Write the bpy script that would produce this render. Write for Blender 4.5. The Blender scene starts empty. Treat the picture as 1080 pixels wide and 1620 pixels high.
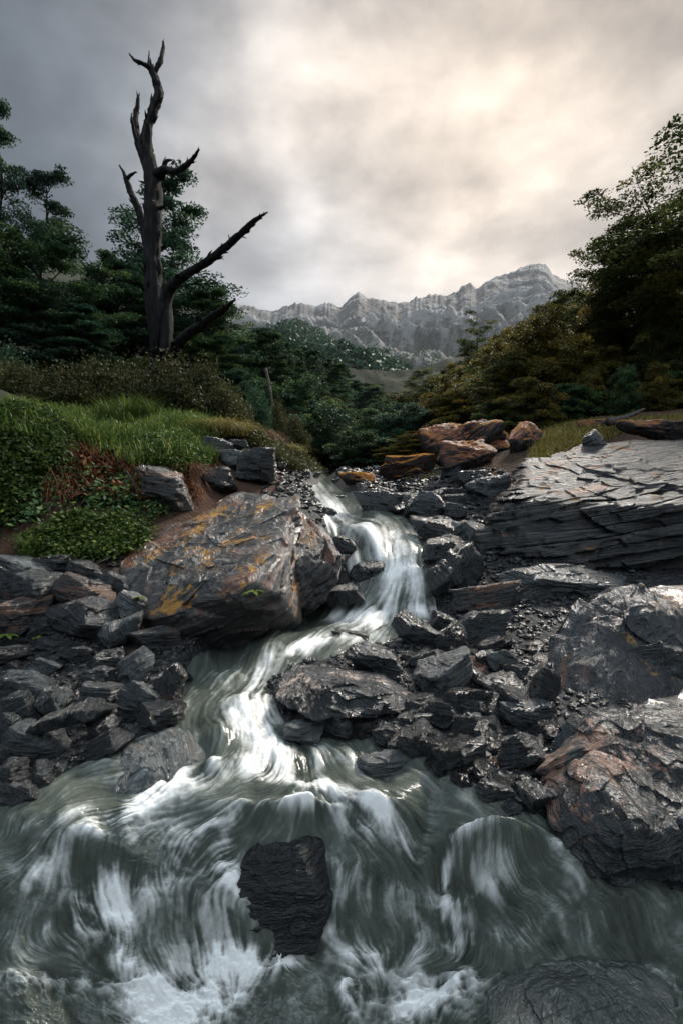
import bpy, bmesh, math, random
import numpy as np
from mathutils import Vector, Matrix, Euler

# ------------------------------------------------------------------ camera, sky, sun
S = bpy.context.scene
C = S.collection
F = 760.0            # focal length measured in pixels of a 1080 px wide frame
HOR = 770.0          # pixel row of the true horizon
CZ = 1.5             # eye height above the lower pool
cam_d = bpy.data.cameras.new("camera")
cam = bpy.data.objects.new("camera", cam_d); C.objects.link(cam)
cam.location = (0, 0, CZ); cam.rotation_euler = (math.radians(90), 0, 0)
cam_d.sensor_fit = 'AUTO'; cam_d.sensor_width = 36.0
cam_d.lens = 36.0 * F / 1620.0
cam_d.shift_y = -40.0 / 1620.0
cam_d.clip_start = 0.05; cam_d.clip_end = 20000
S.camera = cam
S.view_settings.view_transform = 'Standard'
S.view_settings.look = 'None'
S.view_settings.gamma = 1.0
S.view_settings.exposure = 1.2
S.view_settings.use_curve_mapping = False
S.cycles.use_denoising = True
S.cycles.max_bounces = 6
S.cycles.diffuse_bounces = 3
S.cycles.glossy_bounces = 3
S.cycles.transparent_max_bounces = 12
S.cycles.volume_bounces = 0

SUN_EL, SUN_AZ = math.radians(42), math.radians(38)
W = bpy.data.worlds.new("World"); S.world = W; W.use_nodes = True

def NT(nt):
    """tiny node helper: returns add(type, inputs, **props)"""
    def add(t, ins=None, **props):
        n = nt.nodes.new(t)
        for k, v in props.items(): setattr(n, k, v)
        for k, v in (ins or {}).items():
            s = n.inputs[k]
            if isinstance(v, bpy.types.NodeSocket): nt.links.new(v, s)
            else: s.default_value = v
        return n
    return add

def ramp(add, fac, stops, interp='LINEAR'):
    n = add('ShaderNodeValToRGB', {0: fac}); cr = n.color_ramp; cr.interpolation = interp
    while len(cr.elements) > 1: cr.elements.remove(cr.elements[-1])
    for i, (p, c) in enumerate(stops):
        if not isinstance(c, (tuple, list)): c = (c, c, c)
        e = cr.elements[0] if i == 0 else cr.elements.new(p)
        e.position = p; e.color = (*c[:3], 1)
    return n.outputs[0]

def mixc(add, fac, a, b, blend='MIX'):
    n = add('ShaderNodeMix', data_type='RGBA', blend_type=blend)
    for k, v in ((0, fac), (6, a), (7, b)):
        if isinstance(v, bpy.types.NodeSocket): n.id_data.links.new(v, n.inputs[k])
        else:
            n.inputs[k].default_value = (*v[:3], 1) if k else v
    return n.outputs[2]

def mth(add, op, a, b=0.0, c=0.0, clamp=False):
    n = add('ShaderNodeMath', operation=op, use_clamp=clamp)
    for k, v in enumerate((a, b, c)):
        if isinstance(v, bpy.types.NodeSocket): n.id_data.links.new(v, n.inputs[k])
        else: n.inputs[k].default_value = v
    return n.outputs[0]

def build_world():
    nt = W.node_tree; nt.nodes.clear(); add = NT(nt)
    tc = add('ShaderNodeTexCoord')
    D = tc.outputs['Generated']
    def lobe(px, py, k, amp):            # soft bright or dark region of cloud in a fixed sky direction
        v = Vector(px) if py is None else Vector(((px-540)/F, 1, (HOR-py)/F))
        v.normalize()
        dn = add('ShaderNodeVectorMath', {0: wn, 1: tuple(v)}, operation='DOT_PRODUCT')
        e = mth(add, 'SUBTRACT', dn.outputs['Value'], 1.0)
        e = mth(add, 'MULTIPLY', e, k)
        e = mth(add, 'EXPONENT', e)
        return mth(add, 'MULTIPLY', e, amp)
    # warp directions so the cloud masses have torn edges
    nz = add('ShaderNodeTexNoise', {'Vector': D, 'Scale': 2.2, 'Detail': 5.0, 'Roughness': 0.55})
    sub = add('ShaderNodeVectorMath', {0: nz.outputs['Color'], 1: (0.5, 0.5, 0.5)}, operation='SUBTRACT')
    sc = add('ShaderNodeVectorMath', {0: sub.outputs[0], 3: 0.45}, operation='SCALE')
    wv = add('ShaderNodeVectorMath', {0: D, 1: sc.outputs[0]}, operation='ADD')
    wn_n = add('ShaderNodeVectorMath', {0: wv.outputs[0]}, operation='NORMALIZE'); wn = wn_n.outputs[0]
    terms = [lobe(*a) for a in SKY_LOBES]
    acc = SKY_BASE
    for t in terms: acc = mth(add, 'ADD', acc, t)
    mp = add('ShaderNodeMapping', {'Vector': D, 'Scale': (1.0, 1.0, 1.7)})
    n2 = add('ShaderNodeTexNoise', {'Vector': mp.outputs[0], 'Scale': 2.6, 'Detail': 7.0, 'Roughness': 0.5, 'Distortion': 0.25})
    n2v = mth(add, 'MULTIPLY_ADD', n2.outputs[0], 3.2, -0.6)
    n3 = add('ShaderNodeTexNoise', {'Vector': mp.outputs[0], 'Scale': 7.0, 'Detail': 6.0, 'Roughness': 0.5})
    n3v = mth(add, 'MULTIPLY_ADD', n3.outputs[0], 1.5, 0.25)
    br = mth(add, 'MULTIPLY', mth(add, 'MULTIPLY', acc, n2v), n3v)
    br = mth(add, 'MAXIMUM', br, 0.02)
    warm = lobe(800, 180, 4.0, 1.0)
    cool = lobe(60, 330, 2.2, 1.0)
    base_t = mixc(add, cool, (0.88, 0.985, 1.10), (0.62, 0.95, 1.32))
    tint = mixc(add, warm, base_t, (1.17, 0.98, 0.80))
    sepz = add('ShaderNodeSeparateXYZ', {0: D})
    up = add('ShaderNodeMapRange', {0: sepz.outputs[2], 1: -0.06, 2: 0.0, 3: 0.10, 4: 1.0})
    br = mth(add, 'MULTIPLY', br, up.outputs[0])
    col = add('ShaderNodeVectorMath', {0: tint, 3: br}, operation='SCALE')
    bg1 = add('ShaderNodeBackground', {'Color': col.outputs[0], 'Strength': 1.0})
    sky = add('ShaderNodeTexSky', sky_type='NISHITA', sun_disc=False, sun_elevation=SUN_EL, sun_rotation=SUN_AZ)
    bg2 = add('ShaderNodeBackground', {'Color': sky.outputs[0], 'Strength': 0.06})
    mx = add('ShaderNodeMixShader', {0: 0.93, 1: bg2.outputs[0], 2: bg1.outputs[0]})
    out = add('ShaderNodeOutputWorld', {0: mx.outputs[0]})
SKY_BASE = 0.019
SKY_LOBES = [(920, 170, 7.5, 0.22), (560, 90, 22.0, 0.10), (1060, 560, 9.0, 0.025), (560, 330, 30.0, 0.05), (1040, 330, 9.0, 0.05), ((0.0, -0.5, 1), None, 8.0, 1.7),
             (655, 290, 70.0, -0.08), (540, 460, 16.0, 0.06), (470, 200, 60.0, 0.04)]
build_world()
S.world.cycles.sampling_method = 'AUTOMATIC'
sun_d = bpy.data.lights.new("sun", 'SUN'); sun = bpy.data.objects.new("sun", sun_d); C.objects.link(sun)
sun_d.energy = 2.6; sun_d.angle = math.radians(11); sun_d.color = (1.0, 0.93, 0.84)
sd = Vector((math.sin(SUN_AZ)*math.cos(SUN_EL), math.cos(SUN_AZ)*math.cos(SUN_EL), math.sin(SUN_EL)))
sun.rotation_euler = sd.to_track_quat('Z', 'Y').to_euler()
sun.location = sd * 50

# ------------------------------------------------------------------ helpers
rng = np.random.default_rng(7)
random.seed(7)

def hsh(ix, iy, iz, seed):
    h = (ix.astype(np.int64)*374761393 + iy.astype(np.int64)*668265263 + iz.astype(np.int64)*2147483647 + seed*1274126177) & 0xffffffff
    h = ((h ^ (h >> 13)) * 1274126177) & 0xffffffff
    h = ((h ^ (h >> 16)) * 2246822519) & 0xffffffff
    h = h ^ (h >> 15)
    return (h & 0xffffff).astype(np.float64) / 0xffffff * 2 - 1

def vnoise(p, seed=0):
    p = np.asarray(p, float); f = np.floor(p); i = f.astype(np.int64); t = p - f; t = t*t*t*(t*(t*6-15)+10)
    r = 0
    for dx in (0, 1):
        wx = t[..., 0] if dx else 1 - t[..., 0]
        for dy in (0, 1):
            wy = t[..., 1] if dy else 1 - t[..., 1]
            for dz in (0, 1):
                wz = t[..., 2] if dz else 1 - t[..., 2]
                r = r + wx*wy*wz*hsh(i[..., 0]+dx, i[..., 1]+dy, i[..., 2]+dz, seed)
    return r

def fbm(p, oct=4, seed=0, gain=0.5, lac=2.03):
    r = 0; a = 1.0; s = 0
    for k in range(oct):
        r = r + a*vnoise(p, seed+k*17); s += a; a *= gain; p = np.asarray(p)*lac + 11.3
    return r/s

def ridged(p, oct=5, seed=0, gain=0.5, lac=2.1):
    r = 0; a = 1.0; s = 0
    for k in range(oct):
        r = r + a*(1-np.abs(vnoise(p, seed+k*17))*1.6); s += a; a *= gain; p = np.asarray(p)*lac + 5.7
    return r/s

def sstep(a, b, x):
    t = np.clip((x-a)/(b-a), 0, 1); return t*t*(3-2*t)

def mesh_np(name, v, quads=None, tris=None, attrs=None, smooth=True):
    me = bpy.data.meshes.new(name)
    v = np.ascontiguousarray(v, dtype=np.float32)
    nq = 0 if quads is None else len(quads); ntr = 0 if tris is None else len(tris)
    idx = []
    if nq: idx.append(np.asarray(quads, np.int32).ravel())
    if ntr: idx.append(np.asarray(tris, np.int32).ravel())
    idx = np.concatenate(idx)
    starts = np.concatenate([np.arange(nq)*4, nq*4 + np.arange(ntr)*3]).astype(np.int32)
    me.vertices.add(len(v)); me.vertices.foreach_set('co', v.ravel())
    me.loops.add(len(idx)); me.loops.foreach_set('vertex_index', idx)
    me.polygons.add(nq+ntr); me.polygons.foreach_set('loop_start', starts)
    me.polygons.foreach_set('use_smooth', np.full(nq+ntr, smooth))
    for k, a in (attrs or {}).items():
        at = me.attributes.new(k, 'FLOAT', 'POINT'); at.data.foreach_set('value', np.asarray(a, np.float32).ravel())
    me.update(calc_edges=True); me.validate()
    return me

def obj(name, me, mat=None, parent=None, label=None, cat=None, group=None, kind=None, loc=None):
    o = bpy.data.objects.new(name, me); C.objects.link(o)
    if mat is not None and me is not None and len(me.materials) == 0: me.materials.append(mat)
    if parent is not None: o.parent = parent
    if loc is not None: o.location = loc
    tag(o, label, cat, group, kind)
    return o

def tag(o, label=None, cat=None, group=None, kind=None):
    if label: o['label'] = label
    if cat: o['category'] = cat
    if group: o['group'] = group
    if kind: o['kind'] = kind
    return o

def P(px, py, Y):    # world point that stands at distance Y on the line of sight of a photo pixel
    return Vector(((px-540)/F*Y, Y, CZ + (HOR-py)/F*Y))

def copy_tree(o, parent=None):
    c = o.copy(); C.objects.link(c); c.parent = parent
    for ch in o.children: copy_tree(ch, c)
    return c

def tube(path, radii, sides=8, rough=0.0, seed=0, caps=True, ridge=0.0):
    path = [Vector(p) for p in path]; n = len(path); vs = []; fs = []
    prev = None
    for i, p in enumerate(path):
        t = (path[min(i+1, n-1)] - path[max(i-1, 0)]).normalized()
        a = t.cross(Vector((0.3, 1, 0.1))) if prev is None else prev - t*prev.dot(t)
        if a.length < 1e-4: a = t.cross(Vector((1, 0, 0)))
        a.normalize(); prev = a; b = t.cross(a)
        for k in range(sides):
            an = 2*math.pi*k/sides
            d = a*math.cos(an) + b*math.sin(an); r = radii[i]
            vs.append(p + d*r)
    vs = np.array([tuple(v) for v in vs]); cen = np.repeat(np.array([tuple(p) for p in path]), sides, 0)
    if rough or ridge:
        rad = vs - cen; L = np.linalg.norm(rad, axis=1, keepdims=True); R0 = max(radii)
        m = rough*fbm(vs/R0*1.3, 3, seed) if rough else 0
        if ridge:
            an = np.tile(np.arange(sides)/sides*2*math.pi, n); zz = np.repeat(np.arange(n), sides)*0.12
            q = np.stack([np.cos(an)*3.2, np.sin(an)*3.2, zz], 1)
            m = m + ridge*ridged(q, 3, seed+5) - ridge*0.5
        vs = cen + rad*(1+m)[:, None]
    for i in range(n-1):
        for k in range(sides):
            a0 = i*sides+k; a1 = i*sides+(k+1) % sides
            fs.append((a0, a1, a1+sides, a0+sides))
    tr = []
    if caps:
        vs = np.vstack([vs, [tuple(path[0])], [tuple(path[-1])]]); c0 = n*sides; c1 = c0+1
        for k in range(sides):
            tr.append((c0, (k+1) % sides, k)); tr.append((c1, (n-1)*sides+k, (n-1)*sides+(k+1) % sides))
    return vs, fs, tr

class MB:
    def __init__(s): s.v = []; s.q = []; s.t = []; s.n = 0; s.a = {}
    def add(s, v, q=None, t=None, **at):
        v = np.asarray(v, float)
        if q is not None and len(q): s.q.append(np.asarray(q, int)+s.n)
        if t is not None and len(t): s.t.append(np.asarray(t, int)+s.n)
        s.v.append(v); s.n += len(v)
        for k, x in at.items(): s.a.setdefault(k, []).append(np.broadcast_to(np.asarray(x, float), (len(v),)))
    def mesh(s, name, smooth=True):
        return mesh_np(name, np.vstack(s.v), np.vstack(s.q) if s.q else None, np.vstack(s.t) if s.t else None,
                       {k: np.concatenate(x) for k, x in s.a.items()}, smooth)

def smooth_path(pts, n):
    """Catmull-Rom through rows of numbers"""
    p = np.array(pts, float); m = len(p); out = []
    for t in np.linspace(0, m-1-1e-6, n):
        i = int(t); u = t-i
        p0, p1, p2, p3 = p[max(i-1, 0)], p[i], p[min(i+1, m-1)], p[min(i+2, m-1)]
        out.append(0.5*((2*p1)+(-p0+p2)*u+(2*p0-5*p1+4*p2-p3)*u*u+(-p0+3*p1-3*p2+p3)*u**3))
    return np.array(out)

# ------------------------------------------------------------------ materials
def new_mat(name):
    m = bpy.data.materials.new(name); m.use_nodes = True; nt = m.node_tree; nt.nodes.clear()
    return m, nt, NT(nt)

def finish(m, add, shader, disp=None):
    add('ShaderNodeOutputMaterial', {0: shader}); return m

def bump(add, h, strength, dist, normal=None):
    ins = {'Height': h, 'Strength': strength, 'Distance': dist}
    if normal is not None: ins['Normal'] = normal
    return add('ShaderNodeBump', ins).outputs[0]

def rock_mat(name, dark=(0.0015, 0.003, 0.004), light=(0.030, 0.044, 0.050), rust=0.0, rustcol=(0.20, 0.075, 0.022), moss=0.0,
             mosscol=(0.22, 0.11, 0.02), rough=0.30, stretch=6.0, scale=3.0, pink=0.0, pinkcol=(0.27, 0.13, 0.09), bumpk=1.15, coat=0.75, spec=0.6, paleamt=0.0, palecol=(0.3, 0.3, 0.29)):
    m, nt, add = new_mat(name)
    tc = add('ShaderNodeTexCoord'); oi = add('ShaderNodeObjectInfo')
    off = add('ShaderNodeVectorMath', {0: (37.0, 21.0, 53.0), 3: oi.outputs['Random']}, operation='SCALE')
    ob = add('ShaderNodeVectorMath', {0: tc.outputs['Object'], 1: off.outputs[0]}, operation='ADD').outputs[0]
    mp = add('ShaderNodeMapping', {'Vector': ob, 'Scale': (1, 1, stretch)}).outputs[0]
    mp2 = add('ShaderNodeMapping', {'Vector': ob, 'Scale': (1.3, 1.3, stretch*3)}).outputs[0]
    n1 = add('ShaderNodeTexNoise', {'Vector': mp, 'Scale': scale, 'Detail': 9.0, 'Roughness': 0.62, 'Distortion': 0.6}).outputs[0]
    n2 = add('ShaderNodeTexNoise', {'Vector': mp2, 'Scale': scale*1.6, 'Detail': 6.0, 'Roughness': 0.6, 'Distortion': 0.3}).outputs[0]
    n3 = add('ShaderNodeTexNoise', {'Vector': ob, 'Scale': scale*9, 'Detail': 6.0, 'Roughness': 0.7}).outputs[0]
    n4 = add('ShaderNodeTexNoise', {'Vector': ob, 'Scale': scale*0.55, 'Detail': 5.0, 'Roughness': 0.6}).outputs[0]
    c1 = mth(add, 'MULTIPLY_ADD', n1, 0.55, mth(add, 'MULTIPLY', n2, 0.45))
    k = ramp(add, c1, [(0.38, 0.0), (0.50, 0.20), (0.57, 0.50), (0.65, 1.0)])
    col = mixc(add, k, dark, light)
    var = mth(add, 'MULTIPLY_ADD', oi.outputs['Random'], 0.55, 0.72)
    var = mth(add, 'MULTIPLY', var, mth(add, 'MULTIPLY_ADD', n4, 0.9, 0.55))
    col = add('ShaderNodeVectorMath', {0: col, 3: var}, operation='SCALE').outputs[0]
    speck = ramp(add, n3, [(0.58, 0.0), (0.66, 1.0)])
    col = mixc(add, mth(add, 'MULTIPLY', speck, 0.5), col, tuple(min(1, c*1.9) for c in light))
    geo = add('ShaderNodeNewGeometry'); nz = add('ShaderNodeSeparateXYZ', {0: geo.outputs['Normal']}).outputs[2]
    upf = ramp(add, nz, [(0.05, 0.0), (0.55, 1.0)])
    vr = mth(add, 'MULTIPLY_ADD', n1, 0.5, mth(add, 'MULTIPLY', n4, 0.5))
    rmask = None
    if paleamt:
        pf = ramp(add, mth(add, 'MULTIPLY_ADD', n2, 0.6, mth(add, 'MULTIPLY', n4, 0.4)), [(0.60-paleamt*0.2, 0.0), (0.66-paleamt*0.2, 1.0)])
        col = mixc(add, mth(add, 'MULTIPLY', mth(add, 'MULTIPLY', pf, 0.85), ramp(add, nz, [(0.2, 0.12), (0.7, 1.0)])), col, palecol)  # pale bands fade off upright faces, so their shade is put into the colour
    if rust:
        r = ramp(add, vr, [(0.60-rust*0.22, 0.0), (0.66-rust*0.22, 1.0)])
        col = mixc(add, mth(add, 'MULTIPLY', mth(add, 'MULTIPLY', r, 0.85), ramp(add, nz, [(-0.15, 0.1), (0.15, 1.0)])), col, rustcol)  # rust thinned on undersides: shade of the overhang painted into the colour
    if pink:
        mpk = add('ShaderNodeMapping', {'Vector': ob, 'Location': (3, 7, 1), 'Scale': (1, 1, 2.2)}).outputs[0]
        nk = add('ShaderNodeTexNoise', {'Vector': mpk, 'Scale': scale*0.8, 'Detail': 8.0, 'Roughness': 0.6, 'Distortion': 0.5}).outputs[0]
        r = ramp(add, mth(add, 'MULTIPLY_ADD', n3, 0.3, mth(add, 'MULTIPLY', nk, 0.7)), [(0.62-pink*0.2, 0.0), (0.645-pink*0.2, 1.0)])
        r = mth(add, 'MULTIPLY', r, ramp(add, n2, [(0.42, 0.25), (0.5, 1.0)]))
        col = mixc(add, mth(add, 'MULTIPLY', mth(add, 'MULTIPLY', r, 0.9), upf), col, pinkcol)
    if moss:
        nm = add('ShaderNodeTexNoise', {'Vector': add('ShaderNodeMapping', {'Vector': ob, 'Location': (9, 2, 4), 'Scale': (1, 1, 1.6)}).outputs[0], 'Scale': scale*1.1, 'Detail': 8.0, 'Roughness': 0.66}).outputs[0]
        r = ramp(add, mth(add, 'MULTIPLY_ADD', n3, 0.3, mth(add, 'MULTIPLY', nm, 0.7)), [(0.60-moss*0.2, 0.0), (0.64-moss*0.2, 1.0)])
        mfac = mth(add, 'MULTIPLY', r, upf)
        mcol = mixc(add, n3, tuple(c*0.45 for c in mosscol), tuple(min(1, c*1.5) for c in mosscol))
        col = mixc(add, mfac, col, mcol)
        rmask = mfac
    n5 = add('ShaderNodeTexNoise', {'Vector': mp2, 'Scale': scale*6, 'Detail': 5.0, 'Roughness': 0.7}).outputs[0]
    vo = add('ShaderNodeTexVoronoi', {'Vector': mp, 'Scale': scale*2.2, 'Randomness': 1.0}, feature='F1', distance='CHEBYCHEV')
    h = mth(add, 'MULTIPLY_ADD', n2, 0.8, mth(add, 'MULTIPLY_ADD', n1, 0.7, mth(add, 'MULTIPLY_ADD', n3, 0.30, mth(add, 'MULTIPLY_ADD', n5, 0.35, mth(add, 'MULTIPLY', vo.outputs['Distance'], 0.25)))))
    nrm = bump(add, h, 1.0*bumpk, 0.035)
    rg = mth(add, 'MULTIPLY_ADD', n3, 0.6, rough-0.26)
    if rmask is not None: rg = mth(add, 'MULTIPLY_ADD', rmask, 0.45, rg, clamp=True)
    b = add('ShaderNodeBsdfPrincipled', {'Base Color': col, 'Roughness': rg, 'Normal': nrm, 'Specular IOR Level': spec, 'Coat Weight': coat, 'Coat Roughness': 0.10, 'Coat IOR': 1.4, 'Coat Normal': nrm})
    return finish(m, add, b.outputs[0])

M = {}
M['slate'] = rock_mat('wet_slate')
M['slate_pale'] = rock_mat('pale_schist', dark=(0.004, 0.007, 0.008), light=(0.070, 0.092, 0.10), rough=0.36)
M['slate_light'] = rock_mat('light_veined_schist', dark=(0.04, 0.048, 0.048), light=(0.21, 0.235, 0.235), rough=0.36, coat=0.4, rust=0.25, rustcol=(0.16, 0.11, 0.07))
M['slate_rust'] = rock_mat('rusty_schist', rust=0.55, dark=(0.018, 0.018, 0.018), rustcol=(0.16, 0.075, 0.04))
M['slate_orange'] = rock_mat('orange_lichen_rock', rust=1.0, rustcol=(0.42, 0.15, 0.025), moss=0.9, mosscol=(0.48, 0.20, 0.02), rough=0.6, coat=0.0)
M['slate_orange2'] = rock_mat('brown_lichen_rock', rust=0.75, rustcol=(0.26, 0.085, 0.03), moss=0.5, mosscol=(0.36, 0.15, 0.03), rough=0.5, coat=0.1)
M['slate_pink'] = rock_mat('pink_patched_rock', pink=0.36, pinkcol=(0.25, 0.135, 0.09), scale=3.4, stretch=4)
M['slate_pink2'] = rock_mat('cream_patched_rock', pink=0.22, pinkcol=(0.46, 0.34, 0.28), scale=4.2, stretch=4)
M['slate_black'] = rock_mat('black_wet_rock', dark=(0.003, 0.004, 0.005), light=(0.010, 0.012, 0.013), coat=0.25, spec=0.4, rough=0.34, stretch=2.0, scale=3.0, bumpk=0.8)
M['slate_green'] = rock_mat('greenish_banded_rock', dark=(0.02, 0.03, 0.025), light=(0.11, 0.13, 0.11), rough=0.28, stretch=5.0, scale=2.6, rust=0.25, bumpk=0.7)
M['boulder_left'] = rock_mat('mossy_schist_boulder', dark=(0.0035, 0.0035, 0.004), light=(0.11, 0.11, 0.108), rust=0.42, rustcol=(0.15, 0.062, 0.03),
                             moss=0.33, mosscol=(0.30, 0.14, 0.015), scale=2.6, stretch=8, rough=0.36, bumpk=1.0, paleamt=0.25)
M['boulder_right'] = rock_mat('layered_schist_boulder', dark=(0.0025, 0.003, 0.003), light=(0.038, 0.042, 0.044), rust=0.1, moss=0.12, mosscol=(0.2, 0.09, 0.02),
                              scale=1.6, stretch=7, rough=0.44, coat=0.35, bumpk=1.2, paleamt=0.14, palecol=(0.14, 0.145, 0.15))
M['boulder_speck'] = rock_mat('speckled_schist_boulder', dark=(0.0025, 0.004, 0.005), light=(0.045, 0.054, 0.058), rust=0.2, moss=0.05, scale=2.6, stretch=5, rough=0.36)

def ground_mat():
    m, nt, add = new_mat('stream_bank_ground')
    geo = add('ShaderNodeNewGeometry'); pos = geo.outputs['Position']
    veg = add('ShaderNodeAttribute', attribute_name='veg').outputs['Fac']
    soil = add('ShaderNodeAttribute', attribute_name='soil').outputs['Fac']
    n1 = add('ShaderNodeTexNoise', {'Vector': pos, 'Scale': 6.0, 'Detail': 8.0, 'Roughness': 0.7}).outputs[0]
    n2 = add('ShaderNodeTexNoise', {'Vector': pos, 'Scale': 45.0, 'Detail': 5.0, 'Roughness': 0.7}).outputs[0]
    vor = add('ShaderNodeTexVoronoi', {'Vector': pos, 'Scale': 28.0}, feature='F1')
    g = mixc(add, n2, (0.012, 0.014, 0.016), (0.075, 0.08, 0.085))
    g = mixc(add, ramp(add, vor.outputs['Distance'], [(0.25, 0.0), (0.6, 0.85)]), g, (0.008, 0.009, 0.01))
    s = mixc(add, n1, (0.018, 0.010, 0.007), (0.11, 0.055, 0.034))
    v = mixc(add, n1, (0.008, 0.010, 0.006), (0.028, 0.036, 0.015))
    col = mixc(add, soil, g, s); col = mixc(add, veg, col, v)
    h = mth(add, 'MULTIPLY_ADD', vor.outputs['Distance'], -0.6, mth(add, 'ADD', n2, n1))
    b = add('ShaderNodeBsdfPrincipled', {'Base Color': col, 'Roughness': mth(add, 'MULTIPLY_ADD', mth(add, 'MAXIMUM', soil, veg), 0.45, 0.5), 'Specular IOR Level': 0.3, 'Normal': bump(add, h, 0.9, 0.03)})
    return finish(m, add, b.outputs[0])
M['ground'] = ground_mat()

def foliage_mat(name, c1, c2, c3=None, transl=0.3, rough=0.55, spec=0.15):
    m, nt, add = new_mat(name)
    t = add('ShaderNodeAttribute', attribute_name='tint').outputs['Fac']
    oi = add('ShaderNodeObjectInfo')
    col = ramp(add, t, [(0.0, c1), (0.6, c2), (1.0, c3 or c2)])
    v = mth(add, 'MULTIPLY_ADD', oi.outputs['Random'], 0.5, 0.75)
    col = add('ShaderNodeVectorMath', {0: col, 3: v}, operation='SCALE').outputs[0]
    b = add('ShaderNodeBsdfPrincipled', {'Base Color': col, 'Roughness': rough, 'Specular IOR Level': spec})
    tr = add('ShaderNodeBsdfTranslucent', {'Color': col})
    mx = add('ShaderNodeMixShader', {0: transl, 1: b.outputs[0], 2: tr.outputs[0]})
    return finish(m, add, mx.outputs[0])
M['leaf_dark'] = foliage_mat('dark_beech_leaves', (0.014, 0.038, 0.020), (0.055, 0.112, 0.042), (0.19, 0.24, 0.055))
M['leaf_black'] = foliage_mat('deep_green_leaves', (0.013, 0.036, 0.025), (0.042, 0.094, 0.054), (0.12, 0.19, 0.075))
M['leaf_gold'] = foliage_mat('golden_beech_leaves', (0.03, 0.036, 0.010), (0.15, 0.125, 0.025), (0.36, 0.25, 0.04))
M['leaf_umber'] = foliage_mat('umber_beech_leaves', (0.028, 0.045, 0.015), (0.105, 0.125, 0.036), (0.24, 0.22, 0.05))
M['leaf_shrub'] = foliage_mat('brownish_shrub_leaves', (0.022, 0.030, 0.011), (0.068, 0.074, 0.025), (0.15, 0.11, 0.045))
M['leaf_bright'] = foliage_mat('fresh_green_leaves', (0.025, 0.048, 0.014), (0.085, 0.135, 0.026), (0.24, 0.28, 0.05))
M['leaf_fern'] = foliage_mat('blue_green_fern', (0.02, 0.05, 0.025), (0.045, 0.10, 0.05), (0.08, 0.16, 0.07))
M['grass'] = foliage_mat('green_grass', (0.03, 0.06, 0.014), (0.09, 0.15, 0.03), (0.30, 0.30, 0.08), 0.35, 0.4)
M['grass_dry'] = foliage_mat('dry_grass', (0.11, 0.10, 0.028), (0.28, 0.24, 0.07), (0.50, 0.40, 0.15), 0.35, 0.5)
M['rust_fern'] = foliage_mat('dead_rust_fronds', (0.06, 0.025, 0.012), (0.17, 0.065, 0.03), (0.32, 0.15, 0.07), 0.2, 0.6)

def bark_mat(name, dark, light, sc=1.0):
    m, nt, add = new_mat(name)
    tc = add('ShaderNodeTexCoord')
    mp = add('ShaderNodeMapping', {'Vector': tc.outputs['Object'], 'Scale': (9*sc, 9*sc, 1.1*sc)}).outputs[0]
    n1 = add('ShaderNodeTexNoise', {'Vector': mp, 'Scale': 1.6, 'Detail': 8.0, 'Roughness': 0.65, 'Distortion': 0.7}).outputs[0]
    n2 = add('ShaderNodeTexNoise', {'Vector': tc.outputs['Object'], 'Scale': 1.1, 'Detail': 4.0}).outputs[0]
    k = ramp(add, n1, [(0.38, 0.0), (0.5, 0.4), (0.66, 1.0)])
    k = mth(add, 'MULTIPLY', k, mth(add, 'MULTIPLY_ADD', n2, 1.4, 0.2))
    col = mixc(add, k, dark, light)
    b = add('ShaderNodeBsdfPrincipled', {'Base Color': col, 'Roughness': 0.85, 'Specular IOR Level': 0.2, 'Normal': bump(add, n1, 1.0, 0.08)})
    return finish(m, add, b.outputs[0])
M['deadwood'] = bark_mat('weathered_grey_deadwood', (0.004, 0.004, 0.005), (0.030, 0.028, 0.027))
M['bark'] = bark_mat('dark_bark', (0.012, 0.011, 0.010), (0.07, 0.062, 0.055))
M['bark_pale'] = bark_mat('pale_bark', (0.05, 0.045, 0.04), (0.20, 0.18, 0.16), 2.0)

# ------------------------------------------------------------------ surfaces: the land and the running water
# Both are height fields over (a, b) = (X/Y, ln Y), a fan that starts at the photographer's feet, fitted through surveyed points.
def tps_fit(pts, smooth=1e-4):
    p = np.array([((x-540)/F, math.log(Y)) for x, y, Y in pts]); q = np.array([(HOR-y)/F for x, y, Y in pts]); n = len(p)
    d2 = ((p[:, None]-p[None])**2).sum(-1)
    K = np.where(d2 > 0, d2*np.log(np.maximum(d2, 1e-12)), 0)*0.5 + np.eye(n)*smooth
    Q = np.hstack([np.ones((n, 1)), p]); A = np.block([[K, Q], [Q.T, np.zeros((3, 3))]])
    w = np.linalg.solve(A, np.concatenate([q, np.zeros(3)]))
    return p, w
def tps_eval(fit, a, b):
    p, w = fit; a = np.asarray(a, float); b = np.asarray(b, float); sh = np.broadcast(a, b).shape
    A = np.broadcast_to(a, sh).ravel(); B = np.broadcast_to(b, sh).ravel(); out = np.empty(A.size)
    for i in range(0, A.size, 40000):
        d2 = (A[i:i+40000, None]-p[:, 0])**2 + (B[i:i+40000, None]-p[:, 1])**2
        out[i:i+40000] = (np.where(d2 > 1e-12, d2*np.log(np.maximum(d2, 1e-12)), 0)*0.5)@w[:len(p)] + w[len(p)] + w[len(p)+1]*A[i:i+40000] + w[len(p)+2]*B[i:i+40000]
    return out.reshape(sh)

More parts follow.
